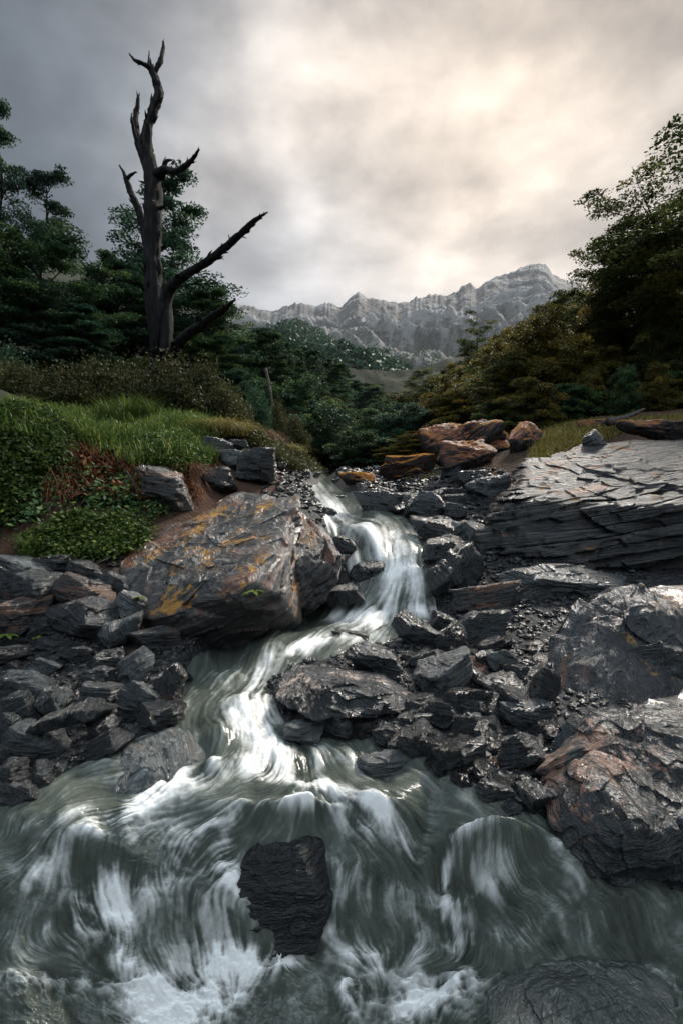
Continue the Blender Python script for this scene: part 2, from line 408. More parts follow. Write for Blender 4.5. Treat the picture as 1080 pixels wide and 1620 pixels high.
WATER = [(540, 1900, 1.0), (0, 1900, 1.0), (1080, 1900, 1.02), (-300, 1900, 1.0), (1400, 1850, 1.05),
 (540, 1620, 1.34), (100, 1620, 1.32), (1000, 1600, 1.36), (300, 1570, 1.42), (500, 1540, 1.48), (640, 1530, 1.48), (120, 1560, 1.44),
 (0, 1430, 1.47), (-60, 1540, 1.42), (100, 1345, 1.56), (200, 1350, 1.56), (330, 1330, 1.585), (450, 1330, 1.57), (560, 1335, 1.56), (640, 1335, 1.56), (740, 1345, 1.52),
 (820, 1350, 1.50), (720, 1500, 1.46), (850, 1470, 1.44), (960, 1440, 1.44), (1060, 1500, 1.40),
 (0, 1275, 1.72), (150, 1260, 1.76), (-200, 1290, 1.7), (300, 1240, 1.79), (400, 1225, 1.80), (500, 1230, 1.79), (600, 1240, 1.75), (700, 1280, 1.64), (830, 1310, 1.57),
 (300, 1150, 2.05), (360, 1100, 2.32), (430, 1150, 2.1), (420, 1060, 2.60), (300, 1075, 2.5), (480, 1010, 3.02), (600, 975, 3.5), (540, 982, 3.4), (670, 972, 3.5),
 (500, 960, 3.8), (560, 966, 3.60), (620, 966, 3.60), (680, 962, 3.62), (570, 900, 3.76), (620, 897, 3.77), (680, 905, 3.74),
 (560, 845, 4.4), (630, 850, 4.3), (660, 860, 4.2), (530, 800, 5.4), (600, 815, 5.0), (500, 782, 6.3), (560, 785, 6.2), (500, 768, 8.0), (510, 757, 11), (520, 750, 16), (530, 742, 25), (550, 720, 60)]
LAND = [(0, 1300, 1.62), (-250, 1300, 1.6), (60, 1225, 1.92), (0, 1150, 2.15), (150, 1180, 2.02), (230, 1130, 2.22), (100, 1100, 2.42), (0, 1080, 2.5), (200, 1040, 2.75),
 (0, 1000, 2.9), (100, 950, 3.1), (200, 980, 3.0), (270, 1050, 2.7), (0, 890, 3.4), (100, 885, 3.45), (-300, 1000, 2.6), (-300, 800, 3.4),
 (50, 850, 3.6), (150, 835, 3.8), (60, 775, 3.95), (150, 765, 4.15), (250, 800, 4.3), (90, 700, 4.5), (0, 655, 4.5), (-300, 600, 4.5), (200, 712, 4.8), (300, 730, 5.0), (280, 688, 5.8),
 (200, 682, 6), (100, 660, 6.5), (350, 690, 6.2), (400, 690, 7), (420, 740, 6), (440, 785, 5), (380, 800, 4.8), (330, 770, 5), (470, 730, 9), (440, 700, 9.5), (500, 745, 12), (480, 725, 14),
 (0, 620, 10), (200, 632, 10), (350, 655, 10), (100, 605, 14), (300, 612, 14), (400, 660, 14), (0, 520, 25), (200, 540, 25), (400, 625, 25), (480, 680, 25), (540, 725, 25),
 (500, 665, 50), (400, 590, 50), (560, 712, 50), (0, 460, 50), (600, 690, 50), (590, 685, 100), (400, 560, 100), (0, 400, 100), (-500, 560, 12), (-500, 350, 60),
 (600, 1180, 1.92), (700, 1180, 1.95), (800, 1220, 1.76), (620, 1110, 2.25), (700, 1100, 2.3), (820, 1120, 2.15), (520, 1110, 2.2), (550, 1050, 2.62), (650, 1030, 2.75), (750, 1020, 2.8),
 (850, 1050, 2.5), (690, 985, 3.3), (750, 940, 3.5), (730, 890, 3.9), (700, 840, 4.6), (680, 805, 5.3), (740, 790, 5.4), (780, 790, 5.2), (650, 775, 6.3), (560, 768, 7.5),
 (720, 745, 6.8), (780, 725, 7), (650, 745, 9), (560, 755, 11), (850, 702, 6.8), (920, 682, 7), (1000, 678, 7), (1080, 670, 7.5), (850, 850, 4.2), (1000, 850, 4.2), (1080, 1000, 2.9), (950, 1100, 2.2),
 (880, 1270, 1.70), (1080, 1320, 1.60), (1300, 1350, 1.55), (1300, 1000, 2.9), (1300, 850, 4), (1300, 670, 7), (1700, 700, 5),
 (700, 702, 12), (640, 732, 14), (800, 672, 12), (1000, 642, 12), (1200, 600, 12), (1000, 565, 18), (1200, 490, 18), (850, 640, 18), (700, 680, 20), (640, 710, 25), (900, 570, 28), (1080, 450, 28),
 (720, 645, 35), (640, 690, 50), (800, 600, 50), (1000, 490, 50), (650, 660, 100), (800, 570, 100), (1080, 460, 100), (1600, 400, 60), (540, 748, 16), (560, 738, 25)]
WF, LF = tps_fit(WATER, 2e-4), tps_fit(LAND + [w for w in WATER if w[2] < 20 and abs(w[0]-540) < 800], 1e-4)

# channel outlines, surveyed as (pixel) points lying on the water surface
CH_UP = [(478, 775), (500, 800), (512, 850), (535, 880), (545, 920), (545, 950), (500, 960), (455, 975), (400, 990), (330, 1015), (285, 1050), (278, 1090), (282, 1130), (255, 1150), (210, 1180), (150, 1200),
 (70, 1230), (0, 1262), (-260, 1300), (-300, 1900), (1400, 1900), (1400, 1500), (1080, 1400), (930, 1345), (850, 1285), (790, 1258), (740, 1238), (690, 1200), (640, 1182), (590, 1168), (540, 1160), (500, 1160), (455, 1145), (436, 1115),
 (430, 1080), (465, 1058), (540, 1048), (610, 1030), (660, 1000), (705, 978), (690, 930), (690, 900), (700, 870), (690, 840), (650, 822), (600, 800), (575, 780), (545, 765), (535, 757), (545, 748), (505, 748), (492, 757)]

BL = np.linspace(math.log(0.72), math.log(130), 1400)
def surf_hit(fit, px, py, extra=None):
    a = (px-540)/F; q = tps_eval(fit, np.full(BL.shape, a), BL)
    k = np.argmax(q >= (HOR-py)/F)
    if not (q >= (HOR-py)/F).any(): k = len(BL)-1
    Y = math.exp(BL[k]); return np.array([a*Y, Y, CZ+q[k]*Y])
poly = np.array([surf_hit(WF, x, y)[:2] for x, y in CH_UP])

def poly_sd(x, y, pl):
    """signed distance in plan to the channel outline, positive inside"""
    x = np.asarray(x, float); y = np.asarray(y, float); ins = np.zeros(x.shape, bool); dm = np.full(x.shape, 1e9)
    n = len(pl)
    for i in range(n):
        x0, y0 = pl[i]; x1, y1 = pl[(i+1) % n]
        c = ((y0 > y) != (y1 > y)) & (x < (x1-x0)*(y-y0)/(y1-y0+1e-12)+x0); ins ^= c
        t = np.clip(((x-x0)*(x1-x0)+(y-y0)*(y1-y0))/((x1-x0)**2+(y1-y0)**2+1e-12), 0, 1)
        dm = np.minimum(dm, np.hypot(x-x0-t*(x1-x0), y-y0-t*(y1-y0)))
    return np.where(ins, dm, -dm)

def land_z(a, b, rough=True):
    Y = np.exp(b); X = a*Y
    z = CZ + tps_eval(LF, a, b)*Y
    near = b < math.log(30)
    zw = CZ + tps_eval(WF, a, np.minimum(b, math.log(20)))*Y
    sd = poly_sd(X, Y, poly)
    k = sstep(-0.02, 0.10, sd/np.maximum(Y*0.4, .4))
    zin = np.minimum(z, zw-0.10*np.minimum(Y*0.5, 1.5))
    low = np.maximum(z, zw+0.012*Y)
    keep = sstep(-0.25, 0.0, sd/np.maximum(Y*0.4, .4))
    zb = z*(1-keep)+low*keep
    zz = np.where(near, zb*(1-k)+zin*k, z)
    if rough:
        p = np.stack([X, Y, zz*1.0], -1)
        s = np.minimum(0.012*Y**0.8, 0.6)
        zz = zz + fbm(p*(3.2/np.maximum(Y, 1)**0.5)[..., None], 5, 3)*s*1.6
    return zz
land_cache = {}
def land_hit(px, py, Ymin=0.9):
    """where the line of sight of a photo pixel meets the land: used to survey where things stand"""
    a = (px-540)/F
    key = round(px)
    if key not in land_cache: land_cache[key] = land_z(np.full(BL.shape, a), BL, False)
    z = land_cache[key]; Y = np.exp(BL)
    ray = CZ+(HOR-py)/F*Y
    ok = (z >= ray) & (Y > Ymin)
    k = np.argmax(ok) if ok.any() else len(BL)-1
    return Vector((a*Y[k], Y[k], z[k]))
def land_at(X, Y):
    return float(land_z(np.array([X/Y]), np.array([math.log(Y)]), False)[0])

def fan_axis(lo, hi, n, dense=(-0.8, 0.8), share=0.8):
    n1 = int(n*share); n0 = (n-n1)//2
    return np.concatenate([np.linspace(lo, dense[0], n0, endpoint=False), np.linspace(dense[0], dense[1], n1), np.linspace(dense[1], hi, n-n0-n1+1)[1:]])
def grid_quads(nr, nc):
    i = np.arange(nr*nc).reshape(nr, nc)
    return np.stack([i[:-1, :-1], i[:-1, 1:], i[1:, 1:], i[1:, :-1]], -1).reshape(-1, 4)

A_ = fan_axis(-2.6, 2.6, 560); B_ = np.linspace(math.log(0.7), math.log(130), 640)
AA, BB = np.meshgrid(A_, B_)
zz = land_z(AA, BB); YY = np.exp(BB); XX = AA*YY
qq = (zz-CZ)/YY; pyx = HOR-qq*F; pxx = 540+AA*F
def blob(cx, cy, rx, ry, ang=0, x=None, y=None):
    x = pxx if x is None else x; y = pyx if y is None else y
    c, s = math.cos(math.radians(ang)), math.sin(math.radians(ang)); dx, dy = x-cx, y-cy
    return np.exp(-(((dx*c+dy*s)/rx)**2+((-dx*s+dy*c)/ry)**2))
nzv = fbm(np.stack([XX, YY, zz], -1)*1.5, 4, 9)
veg = np.clip(sstep(9, 13, YY) + sstep(0.25, 0.5, zz-CZ+nzv*0.2)*sstep(3.5, 4.5, YY)*(XX < 0) + blob(180, 830, 70, 40)*0.9 + blob(880, 700, 90, 40)*(YY > 5), 0, 1)
soil = np.clip(((XX < -0.7) & (YY > 3.2) & (YY < 14))*sstep(-0.75, -0.45, zz-CZ+nzv*0.1) + ((XX > 1.5) & (YY > 5))*1.0, 0, 1)
ground = obj('ground', mesh_np('ground', np.stack([XX, YY, zz], -1).reshape(-1, 3), grid_quads(*AA.shape), attrs={'veg': veg, 'soil': soil}), M['ground'], kind='structure')

# wide valley floor that carries the land on behind and beside the camera
th = np.linspace(0, 2*math.pi, 73)[:-1]; rr = np.array([0.01, 3, 8, 20, 60, 200, 400, 800, 1200])
gx = (rr[:, None]*np.cos(th)); gy = (rr[:, None]*np.sin(th)); gz = np.full(gx.shape, -0.55) - 0*gx
ii = np.arange(gx.size).reshape(gx.shape); jj = np.roll(ii, -1, 1)
obj('valley_floor', mesh_np('valley_floor', np.stack([gx, gy, gz], -1).reshape(-1, 3), np.stack([ii[:-1], ii[1:], jj[1:], jj[:-1]], -1).reshape(-1, 4),
    attrs={'veg': np.full(gx.size, .6), 'soil': np.full(gx.size, 0.)}), M['ground'], kind='structure')

# ------------------------------------------------------------------ the creek
wa = np.linspace(-0.95, 0.95, 900); bb_ = np.linspace(math.log(0.86), math.log(16), 6000)
qq_ = np.stack([tps_eval(WF, np.full(bb_.shape, a_), bb_) for a_ in (-.5, -.3, -.1, 0, .1, .2, .35)])
dq_ = np.concatenate([[0], np.cumsum(np.abs(np.diff(qq_, axis=1)).max(0)*F + np.diff(bb_)*60)])
wb = np.interp(np.linspace(0, dq_[-1], 1250), dq_, bb_)      # rows packed where the water falls steeply
WA, WB = np.meshgrid(wa, wb); WY = np.exp(WB)
# finer rows near the eye: rows follow the image rows of the surface where it is steep, so warp the axis by the mean slope
q0 = tps_eval(WF, WA, WB)
q = q0.copy()
WX = WA*WY
px_ = 540+WA*F; py_ = HOR-q*F
def wbl(cx, cy, rx, ry, ang=0): return blob(cx, cy, rx, ry, ang, px_, py_)
# swells over drowned stones and hollows behind them (cx, cy, rx, ry, angle, height in metres per metre of distance)
SWELL = [(352, 1415, 26, 55, 10, .030), (440, 1292, 80, 14, 0, .022), (150, 1345, 90, 34, 10, .032), (790, 1350, 80, 30, 5, .075), (620, 1290, 70, 25, 20, .02), (390, 1120, 34, 26, 0, .022), (430, 1200, 60, 22, 0, .02), (340, 1225, 60, 16, -10, .02), (330, 1330, 60, 26, -30, .03),
 (60, 1600, 120, 45, 10, .012), (300, 1420, 40, 60, 0, .03), (205, 1430, 16, 80, 4, -.03), (560, 1390, 60, 35, 10, .035), (690, 1400, 14, 60, 0, -.016), (660, 1330, 16, 50, 15, -.02), (530, 1200, 60, 14, 10, .012), (900, 1400, 50, 30, 30, .03), (1000, 1450, 60, 30, 40, .03),
 (570, 840, 26, 20, 0, .014), (620, 860, 20, 14, 0, -.012), (560, 880, 12, 20, 0, .012), (330, 1170, 30, 20, 0, .02), (460, 1090, 20, 14, 0, -.01), (360, 1065, 40, 10, -5, .008)]
for s in SWELL: q = q + wbl(*s[:5])*s[5]
# flow directions (image arrows) turned into directions on the surface
FLOW = [(490, 775, 15, 25), (510, 800, 18, 30), (540, 830, 25, 40), (590, 840, 15, 30), (640, 850, 0, 30), (570, 870, 15, 35), (560, 900, 8, 40), (600, 930, -3, 40), (650, 930, 5, 40), (630, 960, 0, 20), (600, 985, -40, 12), (540, 995, -40, 16),
 (480, 1025, -36, 22), (430, 1045, -40, 22), (380, 1060, -35, 16), (330, 1080, -14, 30), (390, 1090, -20, 35), (420, 1110, -12, 35), (350, 1140, -4, 36), (400, 1160, 0, 36), (440, 1200, 10, 30), (330, 1190, -10, 30), (380, 1230, -24, 22), (300, 1250, -40, 22),
 (220, 1280, -40, 18), (120, 1290, -40, 22), (50, 1260, -40, 16), (0, 1330, -35, 30), (100, 1350, -25, 40), (170, 1370, 0, 45), (60, 1420, -20, 50), (150, 1450, 0, 50), (250, 1380, -12, 45), (240, 1460, 0, 50), (330, 1380, -20, 42), (300, 1480, -2, 50), (400, 1320, -30, 30),
 (400, 1400, -12, 50), (350, 1290, -38, 18), (450, 1250, -30, 14), (500, 1225, 20, 12), (560, 1240, 40, 14), (540, 1290, 34, 24), (560, 1340, 18, 40), (600, 1310, 34, 30), (600, 1420, 6, 50), (520, 1420, -3, 50), (660, 1290, 42, 22), (660, 1360, 22, 45), (660, 1450, 10, 50),
 (740, 1300, 42, 12), (760, 1350, 0, 40), (720, 1400, -8, 50), (740, 1470, -3, 50), (820, 1360, 35, 30), (850, 1420, 25, 40), (800, 1480, 8, 50), (850, 1330, 40, 30), (920, 1400, 42, 34), (970, 1450, 40, 36), (1050, 1520, 38, 40), (900, 1500, 20, 40),
 (100, 1560, 36, 10), (60, 1600, 40, 14), (300, 1560, 20, 20), (400, 1590, -20, 20), (520, 1560, 30, 20), (700, 1560, -30, 20), (750, 1600, -30, 10), (600, 1600, -20, 30), (1000, 1560, 30, 30), (560, 1150, 30, 20), (620, 1210, 36, 12)]
qa = np.gradient(q0, wa, axis=1); qb = np.maximum(np.gradient(q0, wb, axis=0), 0.05)
num_a = np.zeros_like(q); num_b = np.zeros_like(q); den = np.full_like(q, 1e-9)
for fx, fy, dx, dy in FLOW:
    w = np.exp(-((px_-fx)**2+((py_-fy))**2)/(2*38.0**2)) + 1e-7/(1+((px_-fx)**2+(py_-fy)**2)/1e4)
    L = math.hypot(dx, dy); da = dx/L
    num_a += w*da; num_b += w*dy/L; den += w
fa = num_a/den/F; fpy = num_b/den
fb = (-fpy/F - qa*fa)/qb
# line integral convolution: smear noise along the current, as silky fast water does
stepa = wa[1]-wa[0]; stepb = np.gradient(wb)[:, None]
via, vib = fa/stepa, fb/stepb
ln = np.hypot(via, vib)+1e-9
turb = 1.1*fbm(np.stack([px_/F*9, py_/F*14, 0*q], -1), 3, 61)+0.25*fbm(np.stack([px_/F*40, py_/F*40, 0*q], -1), 2, 62)
ga, gb = fa*F, fpy
ca, sa = np.cos(turb*0.9), np.sin(turb*0.9)
ga, gb = ga*ca-gb*sa, ga*sa+gb*ca
fa = ga/F; fb = (-gb/F - qa*fa)/qb
# scale so one step is about one photo pixel of travel
spd = 1.6
ux = (fa/stepa)*spd; uy = (fb/stepb)*spd
nr, nc = q.shape
def white(scale_px, seed):
    r = np.random.default_rng(seed); return r.random((nr, nc))
def lic(tex, n):
    acc = tex.copy(); cnt = 1.0
    for sgn in (1, -1):
        x, y = np.meshgrid(np.arange(nc, dtype=np.float32), np.arange(nr, dtype=np.float32))
        for k in range(n):
            xi = np.clip(x.astype(int), 0, nc-1); yi = np.clip(y.astype(int), 0, nr-1)
            x = x + sgn*ux[yi, xi]; y = y + sgn*uy[yi, xi]
            xi = np.clip(x.astype(int), 0, nc-1); yi = np.clip(y.astype(int), 0, nr-1)
            acc += tex[yi, xi]
        cnt += n
    return acc/cnt
def blur(t, kx, ky):
    for ax, k in ((1, kx), (0, ky)):
        if k < 1: continue
        c = np.cumsum(np.concatenate([np.repeat(t.take([0], ax), k+1, ax), t, np.repeat(t.take([-1], ax), k, ax)], ax), ax)
        w = 2*k+1
        t = (c.take(range(w, c.shape[ax]), ax)-c.take(range(0, c.shape[ax]-w), ax))/w
    return t
def norm(t):
    lo, hi = np.percentile(t, 2), np.percentile(t, 98); return np.clip((t-lo)/(hi-lo), -0.2, 1.2)
pq = np.stack([px_/F*9, py_/F*9, np.zeros_like(q)], -1)
big = fbm(pq*np.array([1, 1, 1]), 4, 31)
l1 = norm(lic(blur(white(1, 1), 1, 1), 13))
l2 = norm(lic(norm(fbm(pq*5.5, 3, 177)), 13))
l3 = norm(lic(norm(fbm(pq*3.0, 4, 277)), 14))
l4 = norm(lic(norm(fbm(pq*1.4, 4, 77)), 8))
# foam cover: where the water falls, breaks and boils (photo survey of the white areas)
FOAM = [(530, 820, 45, 30, 40, .9), (590, 850, 60, 26, 20, .85), (570, 890, 40, 30, 0, .7), (515, 790, 22, 16, 40, .8), (625, 935, 62, 38, 0, .85), (590, 975, 60, 10, 0, 1.0), (670, 968, 25, 8, 0, .8), (560, 1000, 70, 14, -12, .7), (480, 1022, 50, 12, -20, .7), (650, 900, 40, 14, 0, .6), (500, 765, 25, 8, 0, .5),
 (420, 1050, 40, 14, -25, .5), (390, 1095, 66, 34, -20, .62), (340, 1115, 56, 46, 0, .66), (320, 1160, 40, 30, 0, .5), (410, 1150, 40, 36, 0, .6), (440, 1200, 46, 22, 10, .9), (380, 1225, 80, 14, -6, 1.05), (300, 1245, 60, 14, -14, .95), (455, 1240, 60, 14, 8, .8), (235, 1275, 40, 12, -20, .75), (540, 1260, 70, 16, 20, .5),
 (190, 1300, 60, 16, -6, .6), (200, 1345, 18, 60, 5, .7), (150, 1335, 26, 10, 0, .8), (60, 1370, 60, 30, -40, .45), (150, 1450, 60, 60, 0, .6), (190, 1440, 30, 40, 0, .7), (260, 1370, 60, 60, -40, .5), (300, 1330, 60, 14, -10, .6), (240, 1530, 70, 30, 0, .75), (350, 1390, 20, 40, 15, .6),
 (280, 1585, 60, 36, 0, 1.1), (330, 1480, 30, 60, 0, .5), (250, 1600, 60, 30, 0, 1.1), (60, 1560, 90, 16, 6, .55), (360, 1540, 40, 40, 0, .6), (470, 1490, 24, 26, 0, .75), (540, 1500, 50, 24, 20, .6), (590, 1530, 40, 24, 20, .65), (520, 1480, 26, 16, 0, .6), (650, 1590, 70, 30, -10, 1.15), (700, 1570, 40, 24, 0, .9), (560, 1580, 26, 40, 0, .7),
 (700, 1380, 12, 30, 20, .85), (710, 1440, 26, 50, 0, .5), (740, 1345, 40, 8, 5, .55), (590, 1290, 26, 10, 30, .9), (620, 1320, 50, 14, 30, .5), (660, 1500, 12, 40, 0, .6), (560, 1310, 40, 22, 30, .4), (780, 1400, 60, 30, 0, .25), (890, 1370, 40, 10, 20, .35), (920, 1440, 70, 30, 30, .2), (1040, 1530, 50, 30, 40, .2), (830, 1470, 60, 30, 0, .15), (600, 1400, 40, 40, 0, .15), (730, 1500, 20, 40, 0, .3), (400, 1290, 60, 16, -20, .4), (170, 1240, 30, 6, 0, .15), (60, 1300, 70, 10, -20, .12),
 (376, 1400, 12, 46, 10, .6), (535, 1400, 12, 50, 0, .45), (450, 1290, 64, 9, 0, .8), (430, 1512, 90, 18, 0, .95), (350, 1420, 22, 60, 10, .5), (600, 1010, 50, 12, 0, .5), (500, 1120, 12, 30, 0, .3), (560, 1210, 60, 14, 10, .2), (700, 1270, 60, 12, 10, .1)]
dens = np.zeros_like(q)
for s in FOAM:
    e = wbl(*s[:5])*s[5]
    dens = dens + e*(1-dens*0.45)
dens = dens*(1-0.33*(py_ < 1010))*np.clip(1+big*1.5, 0.15, 1.6)*(1-0.35*(py_ > 1360)*(py_ < 1520)*sstep(.45, .75, norm(fbm(np.stack([px_/F*16, py_/F*3, 0*q], -1), 3, 91))))
l0 = norm(fbm(pq*9.0, 3, 55))
st = 0.26*l1+0.10*l0+0.30*l2+0.24*l3+0.18*l4-0.04
quiet = sstep(1530, 1560, py_) * (py_ > 1500)     # the pool boils rather than streams
bub = norm(ridged(np.stack([px_/F*26, py_/F*26, np.zeros_like(q)], -1), 5, 5))
st = st*(1-0.42*quiet)+(bub*.6+l0*.4)*0.42*quiet
foam = np.clip((dens*0.95 + (st-0.5)*(0.9+3.0*np.minimum(dens, .7)) - 0.10), 0, 1)**1.25
foam = np.clip(foam, 0, 1)
amp = np.minimum(WY, 6)
chop = fbm(pq*np.array([.45, .6, 1])+7, 4, 301)*0.030 + fbm(pq*np.array([1.6, 2.0, 1])+7, 3, 311)*0.010
zz = CZ + q*WY + amp*chop*np.clip(0.35+dens, 0, 1) + amp*((l2-.5)*0.004*np.clip(dens+0.25, 0, 1) + (l3-.5)*0.009*np.clip(dens+0.35, 0, 1) + (l4-.5)*0.022 + (l1-.5)*0.0025) + amp*0.012*quiet*(bub-.5) + amp*0.012*big*np.clip(dens, 0.2, 1)
sd = poly_sd(WX, WY, poly)
keepv = (sd > -0.14*np.maximum(WY*0.4, .5))
# the surface sinks under the bank at its edge
zz = zz - 0.06*np.clip(-sd/np.maximum(WY*0.4, .5)-0.02, 0, 1)*2
qd = grid_quads(nr, nc); kf = keepv.ravel()[qd].all(1); qd = qd[kf]
used = np.zeros(nr*nc, bool); used[qd.ravel()] = True; remap = np.cumsum(used)-1
wv = np.stack([WX, WY, zz], -1).reshape(-1, 3)[used]
def water_mat():
    m, nt, add = new_mat('creek_water')
    fo = add('ShaderNodeAttribute', attribute_name='foam').outputs['Fac']
    sk = add('ShaderNodeAttribute', attribute_name='silk').outputs['Fac']
    geo = add('ShaderNodeNewGeometry')
    n = add('ShaderNodeTexNoise', {'Vector': geo.outputs['Position'], 'Scale': 60.0, 'Detail': 4.0, 'Roughness': 0.6}).outputs[0]
    n2 = add('ShaderNodeTexNoise', {'Vector': geo.outputs['Position'], 'Scale': 5.0, 'Detail': 3.0}).outputs[0]
    deep = mixc(add, n2, (0.007, 0.011, 0.009), (0.026, 0.034, 0.026))
    deep = mixc(add, mth(add, 'MULTIPLY', sk, 0.62), deep, (0.23, 0.26, 0.225))
    f = mth(add, 'MULTIPLY_ADD', mth(add, 'SUBTRACT', n, 0.5), mth(add, 'MULTIPLY', fo, 0.5), fo, clamp=True)
    col = mixc(add, f, deep, (0.78, 0.79, 0.77))
    h = mth(add, 'MULTIPLY_ADD', sk, 0.3, mth(add, 'MULTIPLY', n, 0.25))
    b = add('ShaderNodeBsdfPrincipled', {'Base Color': col, 'Roughness': mth(add, 'MULTIPLY_ADD', f, 0.5, 0.2), 'Normal': bump(add, h, 0.5, 0.012), 'IOR': 1.33})
    tr = add('ShaderNodeBsdfTransparent', {'Color': (0.75, 0.85, 0.8, 1)})
    al = mth(add, 'MULTIPLY_ADD', f, 0.6, 0.86, clamp=True)
    mx = add('ShaderNodeMixShader', {0: al, 1: tr.outputs[0], 2: b.outputs[0]})
    return finish(m, add, mx.outputs[0])
M['water'] = water_mat()
water = obj('creek_water', mesh_np('creek_water', wv, remap[qd], attrs={'foam': foam.ravel()[used], 'silk': np.clip(st, 0, 1).ravel()[used]}), M['water'], kind='structure')

# ------------------------------------------------------------------ rocks
cube_cache = {}
def cube_sphere(n):
    if n in cube_cache: return cube_cache[n]
    t = np.tan(np.linspace(-1, 1, n+1)*math.pi/4); u, v = np.meshgrid(t, t); o = np.ones_like(u)
    fs = [(u, v, o), (-u, v, -o), (o, u, v), (-o, -u, v), (-u, o, v), (u, -o, v)]
    V = []; Q = []
    for k, f in enumerate(fs):
        V.append(np.stack(f, -1).reshape(-1, 3)); Q.append(grid_quads(n+1, n+1)+k*(n+1)**2)
    V = np.vstack(V); Q = np.vstack(Q); V /= np.linalg.norm(V, axis=1, keepdims=True)
    key = np.round(V*1e5).astype(np.int64); _, first, inv = np.unique(key, axis=0, return_index=True, return_inverse=True)
    Q = inv.ravel()[Q]; V = V[first]
    cube_cache[n] = (V, Q); return V, Q

def hull_radius(d, N, H, k):
    r = np.zeros(len(d))
    g = np.maximum(d@N.T/H, 1e-6); mx = g.max(1, keepdims=True)
    return 1.0/(mx[:, 0]*((g/mx)**k).sum(1)**(1.0/k))

def chips(p, seed, aniso=(1, 1, 2.4)):
    """planar fracture facets: every cell of a jittered lattice is one flat, tilted break"""
    q = p*np.array(aniso); i0 = np.floor(q).astype(np.int64); best = np.full(len(q), 1e9); val = np.zeros(len(q))
    for dx in (-1, 0, 1):
        for dy in (-1, 0, 1):
            for dz in (-1, 0, 1):
                c = i0+np.array([dx, dy, dz]); h = [hsh(c[:, 0], c[:, 1], c[:, 2], seed+k) for k in range(6)]
                f = np.stack([c[:, 0]+.5+.45*h[0], c[:, 1]+.5+.45*h[1], c[:, 2]+.5+.45*h[2]], 1); dl = q-f; dd = (dl**2).sum(1)
                m = dd < best; best = np.where(m, dd, best)
                val = np.where(m, 0.45*h[3]+dl[:, 0]*h[4]+dl[:, 1]*h[5]+dl[:, 2]*h[3]*.6, val)
    return val

def rock_relief(p, d, size, seed, strata=1.0, layers=9.0, rough=1.0):
    """bedding steps plus weathering; p local metres, Z is across the bedding"""
    s = p[:, 2]/size*layers + 0.55*fbm(p/size*1.3, 3, seed)+0.25*fbm(p/size*np.array([3, 3, 9.]), 3, seed+3)
    L = np.floor(s); fr = s-L
    hv = hsh(L.astype(np.int64), np.zeros(len(L), np.int64), np.zeros(len(L), np.int64), seed)
    patch = fbm(p/size*np.array([2.2, 2.2, 1.]) + L[:, None]*3.7, 3, seed+9)
    edge = sstep(0, .08, fr)*(1-sstep(.92, 1, fr))
    step = (0.5*hv + 1.1*patch)*edge - 0.35*(1-edge)
    lat = d*np.array([1, 1, 0.25]); 
    out = lat*(step*0.045*strata*size)[:, None]
    out = out + d*((fbm(p/size*2.0, 3, seed+20)*0.07 + (ridged(p/size*6, 4, seed+30)-.45)*0.02 + fbm(p/size*14, 3, seed+40)*0.012
        + chips(p/size*2.6, seed)*0.055 + chips(p/size*7.0+3, seed+50)*0.02)*rough*size)[:, None]
    return out

ROCKV = 0
def rock_mesh(name, N, H, n, size, seed, strata, layers, rough, k=40):
    d, Q = cube_sphere(n)
    r = hull_radius(d, N, H, k)
    p = d*r[:, None]
    p = p + rock_relief(p, d, size, seed, strata, layers, rough)
    return mesh_np(name, p, Q)

def rand_planes(rs, hx, hy, hz, nf=9, slab=0.8):
    N = [(1, 0, 0), (-1, 0, 0), (0, 1, 0), (0, -1, 0), (0, 0, 1), (0, 0, -1)]
    N = np.array(N, float) + rs.normal(0, 0.22, (6, 3)); H = list(rs.uniform(0.88, 1.0, 6))
    R = rs.normal(size=(nf, 3)); R[:, 2] *= 0.75; R /= np.linalg.norm(R, axis=1, keepdims=True)
    N = np.vstack([N, R]); N /= np.linalg.norm(N, axis=1, keepdims=True); H = np.array(H + list(rs.uniform(0.74, 1.05, nf)))
    e = np.array([hx, hy, hz])         # scale unit shape: plane n.x<=h -> (n/e).x<=h
    N2 = N/e; l = np.linalg.norm(N2, axis=1, keepdims=True); return N2/l, H/l[:, 0]

def rock(px, py, w, h, tilt, label, mat='slate', Y=None, cat='rock', name='rock', depth=None, yaw=None, strata=1.0, group=None, sink=0.3, seed=None, layers=7.0, rough=1.0, pitch=None, n=None, zoff=0.0):
    """a stone seen w x h photo pixels large, centred on pixel (px, py), its bedding tilted by `tilt` degrees"""
    seed = int(px*7+py*13) % 9973 if seed is None else seed
    LANDMARKS.append((px, py, ' '.join(label.split()[:9])))
    rs = np.random.default_rng(seed)
    if Y is None:
        hp = land_hit(px, py+h*0.46); Yc = hp.y
        q = land_at(hp.x, Yc)
        Y = Yc + 0.12*(h*1.1+w*0.3)/2*Yc/F
    c = P(px, py, Y) ; s = Y/F
    hx, hz = w/2*s, h/2*s*0.92
    hy = (depth if depth else 0.75*math.sqrt(w*h)*s)/ (1 if depth is None else 1) * (0.5 if depth is None else 0.5)
    hy = max(hy, 0.4*hx)
    N, H = rand_planes(rs, hx, hy, hz, 9)
    nn = n or int(np.clip(w*0.36, 16, 90)); size = (hx+hy+hz)/1.5
    me = rock_mesh(name, N, H, nn, size, seed, strata, layers, rough)
    o = obj(name, me, M[mat], label=label, cat=cat, group=group)
    yw = rs.uniform(-25, 25) if yaw is None else yaw; pt = rs.uniform(-14, 6) if pitch is None else pitch
    o.rotation_euler = Euler((math.radians(pt), math.radians(tilt), math.radians(yw)), 'XYZ')
    o.location = c + Vector((0, 0, zoff))
    return o

